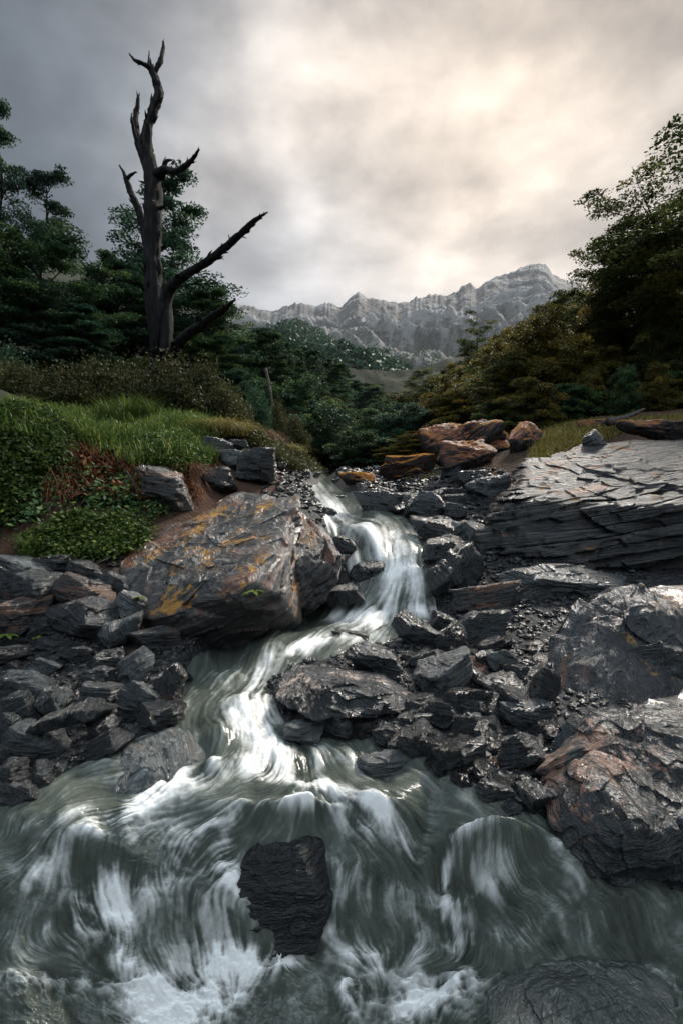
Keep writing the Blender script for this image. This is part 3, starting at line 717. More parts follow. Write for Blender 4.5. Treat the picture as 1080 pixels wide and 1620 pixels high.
LANDMARKS = []           # (pixel x, pixel y, short name) of things that other labels can point at
def rel(px, py, marks, used, what):
    """label for a repeat, told by the nearest landmark that has not been used up for it"""
    best = sorted(marks, key=lambda m: (m[0]-px)**2+((m[1]-py)*1.3)**2)
    for m in best[:7]:
        dx, dy = px-m[0], py-m[1]; d = math.hypot(dx, dy)
        near = 'just ' if d < 45 else ('' if d < 90 else 'well ')
        ax, ay = abs(dx), abs(dy)
        if ax > 2.2*ay: w = near+('left of' if dx < 0 else 'right of')
        elif ay > 2.2*ax: w = near+('above' if dy < 0 else 'below')
        else: w = near+('above' if dy < 0 else 'below')+' and '+('left of' if dx < 0 else 'right of')
        lab = f'{what} {w} the {m[2]}'
        if len(lab.split()) > 16: lab = ' '.join(what.split()[-2:])+f' {w} the {m[2]}'
        if lab not in used and 4 <= len(lab.split()) <= 16:
            used.add(lab); return lab
    return None

def hero(name, pts, layer_n, n, label, mat, seed, strata=1.0, layers=9.0, rough=1.0, k=40, cat='boulder', size=None):
    """boulder whose facets come from the hull of surveyed points (pixel x, pixel y, distance)"""
    W_ = [P(*p) for p in pts]
    cen = sum(W_, Vector())/len(W_)
    Z = Vector(layer_n).normalized(); X = Vector((1, 0, 0)); X = (X-Z*X.dot(Z)).normalized(); Yv = Z.cross(X)
    R = Matrix((X, Yv, Z)).transposed()
    loc = [R.inverted() @ (p-cen) for p in W_]
    bm = bmesh.new()
    for p in loc: bm.verts.new(p)
    bmesh.ops.convex_hull(bm, input=bm.verts[:])
    bm.normal_update(); N = []; H = []
    for f in bm.faces:
        nn = f.normal; hh = nn.dot(f.verts[0].co)
        if hh < 0: nn = -nn; hh = -hh
        N.append(tuple(nn)); H.append(max(hh, 0.02))
    bm.free()
    ext = np.ptp(np.array([tuple(p) for p in loc]), axis=0); size = size or float(np.mean(ext))*0.75
    me = rock_mesh(name, np.array(N), np.array(H), n, size, seed, strata, layers, rough, k)
    o = obj(name, me, M[mat], label=label, cat=cat); o.matrix_world = Matrix.Translation(cen) @ R.to_4x4()
    return o

# --- great boulders
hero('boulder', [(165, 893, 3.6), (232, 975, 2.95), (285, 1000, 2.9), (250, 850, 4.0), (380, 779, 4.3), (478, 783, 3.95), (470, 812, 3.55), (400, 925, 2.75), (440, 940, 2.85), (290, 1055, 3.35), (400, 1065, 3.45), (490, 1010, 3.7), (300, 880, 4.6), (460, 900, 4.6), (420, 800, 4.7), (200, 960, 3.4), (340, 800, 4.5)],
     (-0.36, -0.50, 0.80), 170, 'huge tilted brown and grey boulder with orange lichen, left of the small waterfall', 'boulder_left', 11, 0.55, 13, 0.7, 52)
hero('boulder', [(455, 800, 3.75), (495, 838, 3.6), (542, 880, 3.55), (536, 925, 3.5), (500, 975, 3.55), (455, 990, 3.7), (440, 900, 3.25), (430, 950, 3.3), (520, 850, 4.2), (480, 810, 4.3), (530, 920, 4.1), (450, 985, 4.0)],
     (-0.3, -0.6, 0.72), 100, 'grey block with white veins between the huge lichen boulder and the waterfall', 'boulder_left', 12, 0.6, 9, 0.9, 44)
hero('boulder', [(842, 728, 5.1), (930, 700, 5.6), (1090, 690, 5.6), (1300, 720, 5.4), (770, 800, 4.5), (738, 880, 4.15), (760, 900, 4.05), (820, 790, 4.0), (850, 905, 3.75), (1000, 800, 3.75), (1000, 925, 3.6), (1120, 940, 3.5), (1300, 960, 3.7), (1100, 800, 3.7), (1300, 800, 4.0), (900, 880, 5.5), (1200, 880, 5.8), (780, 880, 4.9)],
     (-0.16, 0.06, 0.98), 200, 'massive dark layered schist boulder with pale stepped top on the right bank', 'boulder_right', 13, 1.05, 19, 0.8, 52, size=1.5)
hero('boulder', [(900, 950, 2.55), (985, 918, 2.62), (1075, 930, 2.55), (1190, 940, 2.5), (866, 1010, 2.42), (860, 1090, 2.28), (900, 1140, 2.14), (1000, 1130, 2.1), (1150, 1100, 2.1), (980, 1000, 2.38), (1150, 1000, 2.28), (920, 1040, 3.0), (1150, 1000, 3.2), (985, 960, 3.0)],
     (-0.55, -0.45, 0.70), 120, 'dark speckled boulder on the right edge under the massive layered boulder', 'boulder_speck', 14, 0.7, 10, 0.8, 44)
hero('boulder', [(872, 1165, 1.8), (905, 1128, 1.82), (965, 1104, 1.83), (1085, 1082, 1.84), (1230, 1080, 1.82), (850, 1245, 1.62), (870, 1330, 1.54), (925, 1390, 1.45), (1050, 1430, 1.38), (1200, 1430, 1.38), (930, 1190, 1.62), (1080, 1160, 1.62), (1220, 1160, 1.6), (950, 1300, 1.44), (1100, 1310, 1.38), (900, 1250, 2.05), (1200, 1250, 2.1), (1000, 1140, 2.05)],
     (-0.40, -0.55, 0.73), 150, 'big dark wet boulder with flaky pinkish brown patches at the right edge near the pool', 'slate_pink', 15, 0.5, 8, 1.0, 20)
hero('boulder', [(418, 1306, 1.68), (480, 1301, 1.69), (512, 1304, 1.67), (521, 1330, 1.6), (524, 1390, 1.545), (522, 1450, 1.5), (500, 1510, 1.46), (410, 1520, 1.455), (368, 1470, 1.47), (366, 1420, 1.5), (376, 1370, 1.53), (400, 1335, 1.575), (470, 1335, 1.555), (495, 1400, 1.495), (420, 1400, 1.5), (430, 1420, 1.85), (515, 1420, 1.85)],
     (-0.1, -0.1, 1), 100, 'black wet flat-topped rock standing in the rapids with water streaming down its left side', 'slate_black', 16, 0.03, 3, 0.6, 60)
hero('boulder', [(770, 1565, 1.330), (830, 1530, 1.368), (920, 1512, 1.396), (1010, 1520, 1.387), (1060, 1560, 1.330), (775, 1640, 1.235), (850, 1700, 1.140), (1000, 1700, 1.140), (1080, 1640, 1.216), (900, 1580, 1.254), (800, 1640, 1.425), (1000, 1640, 1.472)],
     (-0.1, -0.3, 1), 100, 'greenish banded boulder lying just under the water at the bottom right corner', 'slate_green', 17, 0.4, 9, 0.6, 40)
hero('boulder', [(160, 1240, 1.818), (200, 1175, 1.982), (260, 1150, 2.051), (300, 1152, 2.031), (325, 1190, 1.915), (310, 1240, 1.761), (240, 1275, 1.683), (170, 1262, 1.741), (230, 1220, 1.761), (220, 1240, 2.128), (290, 1260, 1.934)],
     (-0.55, -0.45, 0.70), 80, 'pale grey veined slab sloping into the rapids, its right side washed by the current', 'slate_light', 18, 0.5, 14, 0.6, 40)
# --- low island of rock in mid stream
hero('boulder', [(438, 1075, 2.372), (470, 1050, 2.437), (530, 1058, 2.437), (600, 1065, 2.418), (665, 1105, 2.232), (640, 1128, 2.102), (560, 1140, 2.000), (500, 1138, 2.000), (440, 1110, 2.139), (520, 1085, 2.093), (600, 1100, 2.093), (550, 1120, 2.511)],
     (0.25, -0.35, 0.9), 90, 'low dark rock with cream and pink crust in midstream between the rapids and the stones', 'slate_pink2', 19, 0.7, 9, 0.9, 36)
# --- rocks one can tell apart: pixel x, y, width, height, bedding tilt, label, material
ROCKS = [
 # pile on the left bank
 (45, 905, 100, 36, 8, 'flat grey slab on top of the left stone pile below the leafy bank', 'slate_light'),
 (58, 935, 88, 66, -8, 'rounded dark boulder under the flat slab, second from the left edge in the upper pile', 'slate'),
 (8, 918, 40, 44, 0, 'dark rock cut by the left edge of the picture beside the upper pile', 'slate'),
 (92, 892, 60, 34, 10, 'small dark block at the foot of the leafy bank, on top of the left pile', 'slate'),
 (135, 940, 90, 56, 12, 'dark angular rock with a rusty brown edge in the left stone pile', 'slate_rust'),
 (138, 905, 66, 28, 10, 'thin dark slab leaning on the rusty edged rock of the left pile', 'slate'),
 (183, 925, 50, 34, 20, 'small blue grey stone right of the rusty edged rock', 'slate_pale'),
 (205, 960, 46, 50, 30, 'light grey upright stone leaning against the huge lichen boulder', 'slate_light'),
 (192, 998, 40, 64, 70, 'narrow blue grey stone standing on end at the right of the left pile', 'slate_pale'),
 (28, 975, 84, 56, 0, 'brown grey slab with red lichen patches near the left edge', 'slate_rust'),
 (130, 980, 110, 60, 14, 'large dark layered slab with a pale top in the middle of the left pile', 'slate'),
 (68, 992, 34, 30, -30, 'small grey stone wedged between the red patched slab and the layered slab', 'slate'),
 (250, 1008, 72, 36, 6, 'flat rusty pink stone lying in front of the huge lichen boulder', 'slate_rust'),
 (85, 1018, 50, 26, 8, 'dark flat stone under the layered slab of the left pile', 'slate'),
 (18, 1035, 60, 28, 0, 'small dark slab at the left edge above the long flat slab', 'slate'),
 (120, 1035, 60, 26, -6, 'dull grey cobble behind the long flat slab', 'slate'),
 (175, 1045, 56, 34, 12, 'dark block between the left pile and the tilted striped slab', 'slate'),
 (40, 1080, 116, 34, -4, 'long flat slab lying along the left edge', 'slate_pale'),
 (72, 1056, 54, 24, 4, 'small smooth grey stone on the long flat slab', 'slate_pale'),
 (215, 1060, 64, 48, -38, 'pale striped slab tilted on edge beside the huge boulder base', 'slate_light'),
 (272, 1077, 42, 52, 55, 'dark wedge stone standing in the water margin at the left bank', 'slate'),
 (160, 1072, 50, 34, 5, 'dark cobble left of the pale striped slab', 'slate'),
 (225, 1110, 66, 50, 15, 'rounded grey veined boulder at the left water edge', 'slate_pale'),
 (255, 1136, 50, 28, 5, 'black wet stone where the left bank meets the rapids', 'slate'),
 (160, 1106, 60, 52, 10, 'square smooth grey block in the lower left pile', 'slate_pale'),
 (85, 1112, 40, 60, 78, 'thick grey slab standing on edge in the lower left pile', 'slate_pale'),
 (122, 1130, 30, 110, 84, 'tall thin upright slab splitting the lower left pile', 'slate'),
 (28, 1120, 54, 46, -30, 'tilted dark grey stone near the left edge below the long flat slab', 'slate'),
 (60, 1100, 30, 30, 0, 'small stone between the tilted stone and the standing slab', 'slate'),
 (158, 1148, 50, 40, 30, 'dark pointed stone below the square smooth block', 'slate'),
 (52, 1178, 104, 54, 2, 'big square grey striped block at the left edge above the dark water', 'slate_pale'),
 (176, 1178, 70, 40, -25, 'dark slab half in the water left of the pale veined slab', 'slate'),
 (18, 1222, 60, 34, 0, 'smooth bluish rock at the left edge at the waterline', 'slate'),
 (30, 1258, 84, 46, 10, 'mottled dark rock standing in still water at the left edge', 'boulder_speck'),
 (66, 1232, 40, 34, 0, 'small rounded rock in the dark shallows at the left', 'slate'),
 (10, 1150, 30, 40, 10, 'small dark stone at the left edge above the square striped block', 'slate'),
 # midstream and right bar
 (480, 1158, 66, 32, 6, 'smooth blue grey slab in the current below the crusted island rock', 'slate_light'),
 (530, 1138, 60, 46, 0, 'rounded brown grey boulder at the lower end of the island rock', 'slate'),
 (608, 1206, 86, 36, 2, 'pale cracked flat stone on its own at the edge of the rapids', 'slate_light'),
 (610, 1163, 38, 30, 10, 'small greenish stone above the pale cracked flat stone', 'slate_pale'),
 (665, 1182, 70, 40, 4, 'dark layered block right of the pale cracked flat stone', 'slate'),
 (700, 1068, 92, 56, -24, 'large grey ribbed slab tilted up to the right in the middle of the bar', 'slate_light'),
 (672, 1046, 56, 28, -22, 'slim dark stone leaning on the ribbed slab', 'slate'),
 (590, 1045, 90, 44, 14, 'broken dark slab beside the top of the island rock', 'slate'),
 (655, 1000, 80, 42, 22, 'black wedge shaped rock just below the waterfall pool', 'slate'),
 (560, 1010, 50, 20, 10, 'low black stone breaking the white water below the fall', 'slate'),
 (768, 1044, 30, 34, 85, 'small upright slate in the bar right of the ribbed slab', 'slate_pale'),
 (800, 1052, 70, 36, 22, 'greenish slab sloping down right between the slates of the bar', 'slate_light'),
 (800, 1090, 62, 42, -4, 'reddish brown stone in the right bar', 'slate_rust'),
 (858, 1095, 44, 52, 30, 'dark stone leaning against the speckled boulder', 'slate'),
 (835, 1132, 72, 46, 10, 'wet green grey stone below the reddish brown stone', 'slate_pale'),
 (820, 1188, 76, 56, 0, 'rounded black wet boulder at the left of the pink patched boulder', 'slate'),
 (770, 1120, 70, 24, 6, 'low flat slab below the reddish stone', 'slate'),
 (765, 1078, 60, 20, 30, 'narrow dark slab left of the reddish stone', 'slate'),
 (750, 1145, 34, 30, 0, 'small rounded grey stone in the middle of the lower bar', 'slate_pale'),
 (690, 1130, 50, 34, 6, 'striped block between the ribbed slab and the lower bar', 'slate'),
 (665, 1142, 30, 26, 0, 'small pale cobble touching the striped block', 'slate_pale'),
 (745, 1190, 44, 34, 0, 'dark cobble at the waterline right of the layered block', 'slate'),
 (780, 1250, 56, 34, 10, 'dark stone in the shallows left of the pink patched boulder', 'slate'),
 (845, 1258, 40, 50, 80, 'grey stone squeezed between the shallows and the pink patched boulder', 'slate'),
 (800, 1280, 40, 20, 0, 'flat stone just under water near the pink patched boulder', 'slate_pale'),
 (700, 985, 50, 30, 30, 'dark stone beside the foot of the waterfall', 'slate'),
 # below the layered boulder
 (715, 910, 60, 100, 60, 'leaning grey slab walling the right side of the waterfall', 'slate'),
 (770, 955, 112, 66, -16, 'dark boulder with a brown top under the long slab', 'slate_rust'),
 (825, 975, 150, 90, -20, 'large smooth black boulder tucked under the long slab', 'slate'),
 (880, 920, 170, 52, 6, 'long dark flat slab lying across the boulders beneath the massive layered boulder', 'slate_pale'),
 (960, 1085, 80, 60, -30, 'smooth blue grey stone wedged between the two right edge boulders', 'slate'),
 (1045, 1050, 110, 60, -18, 'sloping grey slab at the right edge between the speckled and the pink patched boulder', 'slate_pale'),
 # rocks around the upper cascade
 (520, 812, 30, 18, 14, 'wet black rock breaking the left side of the upper white water', 'slate'),
 (610, 845, 36, 18, -10, 'low black rock in the middle of the white cascade', 'slate'),
 (560, 835, 26, 14, 0, 'small wet stone poking through the cascade below its head', 'slate'),
 (650, 880, 34, 22, 10, 'dark rock at the right side of the white cascade just above the lip', 'slate'),
 (540, 790, 24, 14, 0, 'small dark stone at the very top of the white water', 'slate'),
 (586, 902, 62, 30, -8, 'black rock splitting the water on the lip of the waterfall', 'slate'),
 (540, 940, 30, 70, 85, 'black rock face at the left side of the waterfall', 'slate'),
 (600, 797, 70, 40, 4, 'black boulder at the right side of the upper cascade', 'slate'),
 (545, 862, 34, 30, 20, 'small black rock in the white water beside the block with white veins', 'slate'),
 (675, 800, 66, 36, 12, 'pale greenish angular rock in the upper right rubble', 'slate_pale'),
 (655, 800, 30, 30, 40, 'narrow grey rock next to the upper cascade boulder', 'slate'),
 (720, 812, 40, 30, 6, 'small grey block in the upper right rubble', 'slate_pale'),
 (690, 838, 72, 36, 8, 'rounded dark rock beside the cascade', 'slate'),
 (700, 868, 70, 34, -6, 'black rock with a flat top right of the white water', 'slate'),
 (735, 840, 34, 40, -55, 'pale tan slab standing on edge in the rubble', 'slate_light'),
 (780, 775, 60, 40, 0, 'grey blocky rock at the foot of the grassy mound', 'slate_pale'),
 (740, 760, 50, 26, 0, 'dark flat rock below the red brown rocks', 'slate'),
 (715, 745, 30, 24, 0, 'small dark block under the red brown rocks', 'slate'),
 # orange group
 (646, 737, 92, 38, -8, 'bright orange lichen covered slab at the head of the rubble', 'slate_orange'),
 (742, 700, 110, 58, -28, 'large red brown pointed rock leaning over the upper rubble', 'slate_orange2'),
 (700, 700, 66, 60, -10, 'dark brown boulder with grey top left of the pointed red brown rock', 'slate_orange2'),
 (735, 725, 96, 44, -10, 'dark mossy boulder beneath the pointed red brown rock', 'slate_orange2'),
 (828, 694, 54, 36, -30, 'dark brown rock at the left end of the grassy mound', 'slate_orange2'),
 (790, 690, 30, 20, 0, 'small mossy rock between the pointed rock and the grassy mound', 'slate_orange2'),
 (565, 757, 56, 18, -4, 'low orange stained rock at the top of the cascade', 'slate_orange'),
 (785, 706, 44, 20, 0, 'rusty low rock in front of the grassy mound', 'slate_orange2'),
 (937, 697, 32, 26, -20, 'small pale ribbed stone perched on the massive layered boulder', 'slate_light'),
 (1040, 682, 120, 28, 4, 'mound of broken red brown rock on top of the massive layered boulder', 'slate_orange2'),
 (935, 672, 40, 14, 0, 'small dark red stone on the grassy mound', 'slate_orange2'),
 # left bank upper
 (345, 706, 44, 26, 8, 'dark slab on the bank above the two black boulders', 'slate'),
 (378, 703, 26, 16, 0, 'small grey stone on the bank above the black boulder', 'slate_pale'),
 (376, 730, 46, 38, 0, 'smooth pale grey boulder lying against the black boulder on the bank', 'slate_light'),
 (404, 738, 58, 56, 10, 'black rounded boulder on the bank above the huge lichen boulder', 'slate'),
 (345, 760, 60, 44, 15, 'dark slab sticking out of the left bank below the pale grey boulder', 'slate'),
 (260, 775, 80, 60, 8, 'layered rock outcrop half buried in the earth bank', 'slate_rust'),
 (240, 750, 50, 30, 8, 'ledge of mossy rock under the grass of the left bank', 'slate_rust'),
]
for r in ROCKS:
    px, py, w, h, tilt, lab, mat = r[:7]
    kw = {}
    if lab.startswith('small pale ribbed'): kw['Y'] = 5.45
    if lab.startswith('mound of broken'): kw['Y'] = 5.9
    if lab.startswith('long dark flat slab'): kw['Y'] = 3.45
    if lab.startswith('large smooth black boulder'): kw['Y'] = 3.35
    if lab.startswith('dark boulder with a brown top'): kw['Y'] = 3.3
    if lab.startswith('black rock splitting'): kw['Y'] = 3.8
    if lab.startswith('leaning grey slab'): kw['Y'] = 3.65
    if lab.startswith('black rock face'): kw['Y'] = 3.62
    if lab.startswith('sloping grey slab at the right'): kw['Y'] = 2.3
    if lab.startswith('smooth blue grey stone wedged'): kw['Y'] = 2.32
    if lab.startswith('low black stone breaking'): kw['Y'] = 3.1
    if lab.startswith('small black rock in the white'): kw['Y'] = 4.0
    if lab.startswith('pale cracked flat'): kw['Y'] = 1.86
    if lab.startswith('smooth blue grey slab in the current'): kw['Y'] = 2.03
    flat = 'slab' in lab or 'flat' in lab
    rock(px, py, w*1.06, h*1.06, tilt, lab, mat, strata=1.2 if flat else 0.8, layers=6 if flat else 4, rough=0.7 if flat else 0.9, **kw)

# --- loose rubble: ordinary broken slates, copies of twelve shapes
stone_meshes = []
for k in range(14):
    rs = np.random.default_rng(500+k)
    hx, hy, hz = 0.5, rs.uniform(.32, .46), rs.uniform(.14, .34)
    N, H = rand_planes(rs, hx, hy, hz, 10)
    stone_meshes.append(rock_mesh('stone', N, H, 16, 0.8, 900+k, 0.8, 4, 0.8, [9, 30, 16, 40][k % 4]))
for k, m_ in enumerate(stone_meshes): m_.materials.append(M[['slate', 'slate', 'slate_pale', 'slate', 'slate_rust', 'slate_pale', 'slate'][k % 7]])
def in_poly(x, y, pl):
    c = False
    for i in range(len(pl)):
        x0, y0 = pl[i]; x1, y1 = pl[(i+1) % len(pl)]
        if (y0 > y) != (y1 > y) and x < (x1-x0)*(y-y0)/(y1-y0)+x0: c = not c
    return c
REGIONS = [
 ([(700, 990), (860, 1040), (860, 1190), (800, 1250), (720, 1215), (640, 1165), (690, 1100), (660, 1040)], 40, (44, 86), 'angular slate block of the right bar', 'larger slate blocks on the right bar'),
 ([(560, 1015), (700, 985), (860, 1040), (860, 1200), (800, 1270), (700, 1225), (560, 1165), (620, 1130), (670, 1100), (600, 1060)], 88, (18, 66), 'small broken slate among the loose stones of the right bar', 'loose slates on the right bar'),
 ([(600, 770), (700, 745), (800, 740), (820, 790), (760, 850), (720, 900), (700, 960), (690, 880), (650, 830), (600, 800)], 70, (12, 52), 'angular stone in the rubble right of the upper cascade', 'rubble beside the upper cascade'),
 ([(0, 1020), (290, 1020), (290, 1130), (150, 1190), (60, 1220), (0, 1230)], 46, (16, 54), 'dull slate stone filling the gaps of the lower left pile', 'loose slates on the left beach'),
 ([(425, 720), (470, 715), (500, 738), (545, 745), (600, 765), (560, 780), (500, 780), (470, 790), (430, 790)], 36, (6, 22), 'small stone around the head of the cascade', 'stones at the head of the cascade'),
 ([(0, 890), (220, 890), (230, 1000), (0, 1010)], 14, (18, 44), 'dark stone packed between the larger rocks of the upper left pile', 'packing stones of the left pile')]
STONE_MARKS = [(x, y, n) for x, y, n in (
  (608, 1206, 'pale cracked flat stone'), (700, 1068, 'large grey ribbed slab'), (655, 1000, 'black wedge shaped rock'), (590, 1045, 'broken dark slab'), (800, 1090, 'reddish brown stone'), (835, 1132, 'wet green grey stone'),
  (820, 1188, 'rounded black wet boulder'), (480, 1158, 'smooth slab in the current'), (530, 1138, 'rounded brown grey boulder'), (665, 1182, 'dark layered block by the pale cracked stone'), (800, 1052, 'greenish sloping slab'), (550, 1095, 'low crusted island rock'),
  (770, 955, 'dark boulder with a brown top'), (825, 975, 'large smooth black boulder'), (715, 910, 'leaning slab beside the waterfall'), (690, 838, 'rounded dark rock beside the cascade'), (675, 800, 'pale greenish angular rock'), (735, 840, 'pale tan slab on edge'),
  (780, 775, 'grey blocky rock under the grassy mound'), (600, 797, 'black boulder of the upper cascade'), (646, 737, 'bright orange slab'), (742, 700, 'pointed red brown rock'), (565, 757, 'low orange stained rock'), (376, 730, 'smooth pale grey bank boulder'),
  (404, 738, 'black bank boulder'), (40, 1080, 'long flat slab at the left edge'), (215, 1060, 'pale striped tilted slab'), (272, 1077, 'dark wedge stone in the water margin'), (225, 1110, 'rounded veined boulder at the water edge'), (160, 1106, 'square smooth grey block'),
  (85, 1112, 'thick slab standing on edge'), (122, 1130, 'tall thin upright slab'), (52, 1178, 'big square striped block'), (130, 980, 'large dark layered slab'), (58, 935, 'rounded dark boulder of the upper pile'), (135, 940, 'rusty edged rock'), (192, 998, 'narrow blue grey standing stone'),
  (250, 1008, 'flat rusty pink stone'), (28, 975, 'red patched brown slab'), (660, 1225, 'red brown dead leaves'), (750, 1145, 'small rounded grey stone of the lower bar'), (858, 1095, 'dark stone leaning on the speckled boulder'), (300, 900, 'huge tilted lichen boulder'), (500, 900, 'block with white veins'), (620, 930, 'small waterfall'), (930, 800, 'massive layered boulder'))]
used_labels = set(); srng = random.Random(3)
for pl, cnt, (s0, s1), lab, grp in REGIONS:
    xs = [p[0] for p in pl]; ys = [p[1] for p in pl]; done = 0
    while done < cnt:
        x, y = random.uniform(min(xs), max(xs)), random.uniform(min(ys), max(ys))
        if not in_poly(x, y, pl): continue
        hp = land_hit(x, y); w = (s0+(s1-s0)*random.random()**1.8)*hp.y/F
        k_ = random.randrange(len(stone_meshes)); tone_ = ['dark', 'dark', 'grey', 'dark', 'rusty', 'grey', 'dark'][k_ % 7]
        wp = w*F/hp.y; size_ = 'tiny' if wp < s0+(s1-s0)*.12 else ('small' if wp < s0+(s1-s0)*.4 else 'middling')
        o = obj('stone', stone_meshes[k_], None, label=rel(x, y, STONE_MARKS, used_labels, f'{size_} {tone_} loose stone') or lab, cat='stone', group=grp)
        o.location = hp + Vector((0, 0, w*0.08)); o.scale = (w, w*random.uniform(.8, 1.1), w*random.uniform(.7, 1.2))
        o.rotation_euler = (random.uniform(-.4, .4), random.uniform(-.45, .45), random.uniform(0, 6.28)); done += 1

# --- gravel nobody could count
def gravel():
    mb = MB(); n = 7500; r = np.random.default_rng(4)
    xs = r.uniform(-0.75, 0.75, n*2); bs = r.uniform(math.log(1.6), math.log(13), n*2)
    Yg = np.exp(bs); Xg = xs*Yg; sd_ = poly_sd(Xg, Yg, poly); zg = land_z(xs, bs, True)
    q_ = HOR-(zg-CZ)/Yg*F
    ok = (sd_ < 0.02) & (sd_ > -1.3*(Yg/3)**.8) & (q_ > 742) & ~((Xg/Yg < -0.17) & (Yg > 3.3) & (q_ < 880))
    idx = np.where(ok)[0][:n]
    d, Q = cube_sphere(3)
    for k, i in enumerate(idx):
        s = Yg[i]/F*r.uniform(4, 15)*0.5
        sh = d*np.array([1, r.uniform(.6, 1), r.uniform(.3, .6)])*(1+0.22*r.normal(size=(len(d), 1)))*s
        a = r.uniform(0, 6.28); c, sn = math.cos(a), math.sin(a); R = np.array([[c, -sn, 0], [sn, c, 0], [0, 0, 1]])
        mb.add(sh@R.T+np.array([Xg[i], Yg[i], zg[i]+s*.2]), Q, tone=r.random())
    return mb.mesh('gravel', False)
def gravel_mat():
    m, nt, add = new_mat('wet_gravel')
    t = add('ShaderNodeAttribute', attribute_name='tone').outputs['Fac']
    geo = add('ShaderNodeNewGeometry')
    n = add('ShaderNodeTexNoise', {'Vector': geo.outputs['Position'], 'Scale': 70.0, 'Detail': 4.0}).outputs[0]
    col = ramp(add, t, [(0, (0.010, 0.012, 0.014)), (0.5, (0.03, 0.034, 0.037)), (0.85, (0.075, 0.08, 0.083)), (0.93, (0.08, 0.05, 0.035)), (1, (0.10, 0.10, 0.095))])
    col = mixc(add, n, col, (0.0, 0.0, 0.0))
    b = add('ShaderNodeBsdfPrincipled', {'Base Color': col, 'Roughness': 0.35, 'Normal': bump(add, n, 0.5, 0.01)})
    return finish(m, add, b.outputs[0])
obj('gravel', gravel(), gravel_mat(), kind='stuff', label='wet dark slate gravel between the stones of the creek banks', cat='gravel')

# ------------------------------------------------------------------ mountains and far slopes
def mountain_mat(name, rock1, rock2, green, snow=0.3, k=1.0):
    m, nt, add = new_mat(name)
    geo = add('ShaderNodeNewGeometry'); pos = geo.outputs['Position']
    gr = add('ShaderNodeAttribute', attribute_name='green').outputs['Fac']
    gu = add('ShaderNodeAttribute', attribute_name='gully').outputs['Fac']
    n1 = add('ShaderNodeTexNoise', {'Vector': pos, 'Scale': 0.012*k, 'Detail': 10.0, 'Roughness': 0.68}).outputs[0]
    n2 = add('ShaderNodeTexNoise', {'Vector': pos, 'Scale': 0.05*k, 'Detail': 8.0, 'Roughness': 0.7}).outputs[0]
    c = mixc(add, ramp(add, n1, [(0.38, 0), (0.6, 1)]), rock1, rock2)
    s = mth(add, 'MULTIPLY', ramp(add, mth(add, 'MULTIPLY_ADD', n2, 0.5, mth(add, 'MULTIPLY', gu, 0.55)), [(0.50, 0.0), (0.60, 1.0)]), snow)
    c = mixc(add, s, c, (0.62, 0.63, 0.62))
    gf = mth(add, 'MULTIPLY', gr, ramp(add, n2, [(0.35, 1.0), (0.62, 0.25)]))
    c = mixc(add, gf, c, green)
    b = add('ShaderNodeBsdfPrincipled', {'Base Color': c, 'Roughness': 0.9, 'Normal': bump(add, n2, 1.0, 6.0/k)})
    return finish(m, add, b.outputs[0])

SHEETS = {}
def ridge_sheet(name, ridge, Y0, Y1, z0, n=(520, 260), prof=1.25, jag=1.0, amp=60, fa=26, mat=None, back=0.45, seed=3, green=(0.0, 0.6), shear=0.0, trees=0.0, base=None):
    """a mountainside rising from distance Y0 to the surveyed skyline (pixels) at distance Y1, and falling away behind it"""
    r = np.array(ridge, float)
    a = np.linspace((r[0, 0]-540)/F, (r[-1, 0]-540)/F, n[0]); t = np.linspace(0, 1+back, n[1])
    A, T = np.meshgrid(a, t)
    zr = np.interp(A*F+540, r[:, 0], (HOR-r[:, 1])/F*Y1)
    jn = fbm(np.stack([A*60, A*0+2, A*0], -1), 5, seed)
    zr = zr + jag*(ridged(np.stack([A*75, A*0, A*0+1.5], -1), 5, seed+1, 0.6)-0.45 + jn*0.4)*Y1*0.0055
    Yd = Y0+(Y1-Y0)*T
    up = np.clip(T, 0, 1)
    zb = z0 if base is None else base
    z = zb + (zr-zb)*(up**prof) - np.maximum(T-1, 0)*(zr-zb)*1.1
    X = A*Yd
    up2 = np.minimum(up*3, 1)*(1-0.9*sstep(0.45, 0.93, up))
    ws = Y1*0.085                                    # spacing of the main spurs in metres
    ca, sa = math.cos(shear), math.sin(shear)
    U = (X*ca+Yd*sa)/ws; V = (-X*sa+Yd*ca)/ws*0.38
    wq = 0.5*fbm(np.stack([X/ws*.8, Yd/ws*.8, T*0], -1), 3, seed+40)
    g = ridged(np.stack([U+wq, V+wq, T*0], -1), 7, seed+5, 0.5)
    g3 = ridged(np.stack([X/ws*3.1+wq, Yd/ws*1.6, T*0+3], -1), 5, seed+15, 0.6)
    z = z + (g-0.5)*amp*up2 + (g3-.45)*amp*0.09*np.minimum(up*4, 1)
    g = g*.6+g3*.4
    SHEETS[name] = (X, Yd, CZ+z, T, A*F+540)
    gr = 1-sstep(green[0], green[1], up+0.25*(g-.5))
    me = mesh_np(name, np.stack([X, Yd, CZ+z], -1).reshape(-1, 3), grid_quads(*A.shape), attrs={'green': gr, 'gully': np.clip(g*1.0, 0, 1)})
    return obj(name, me, mat, kind='structure')

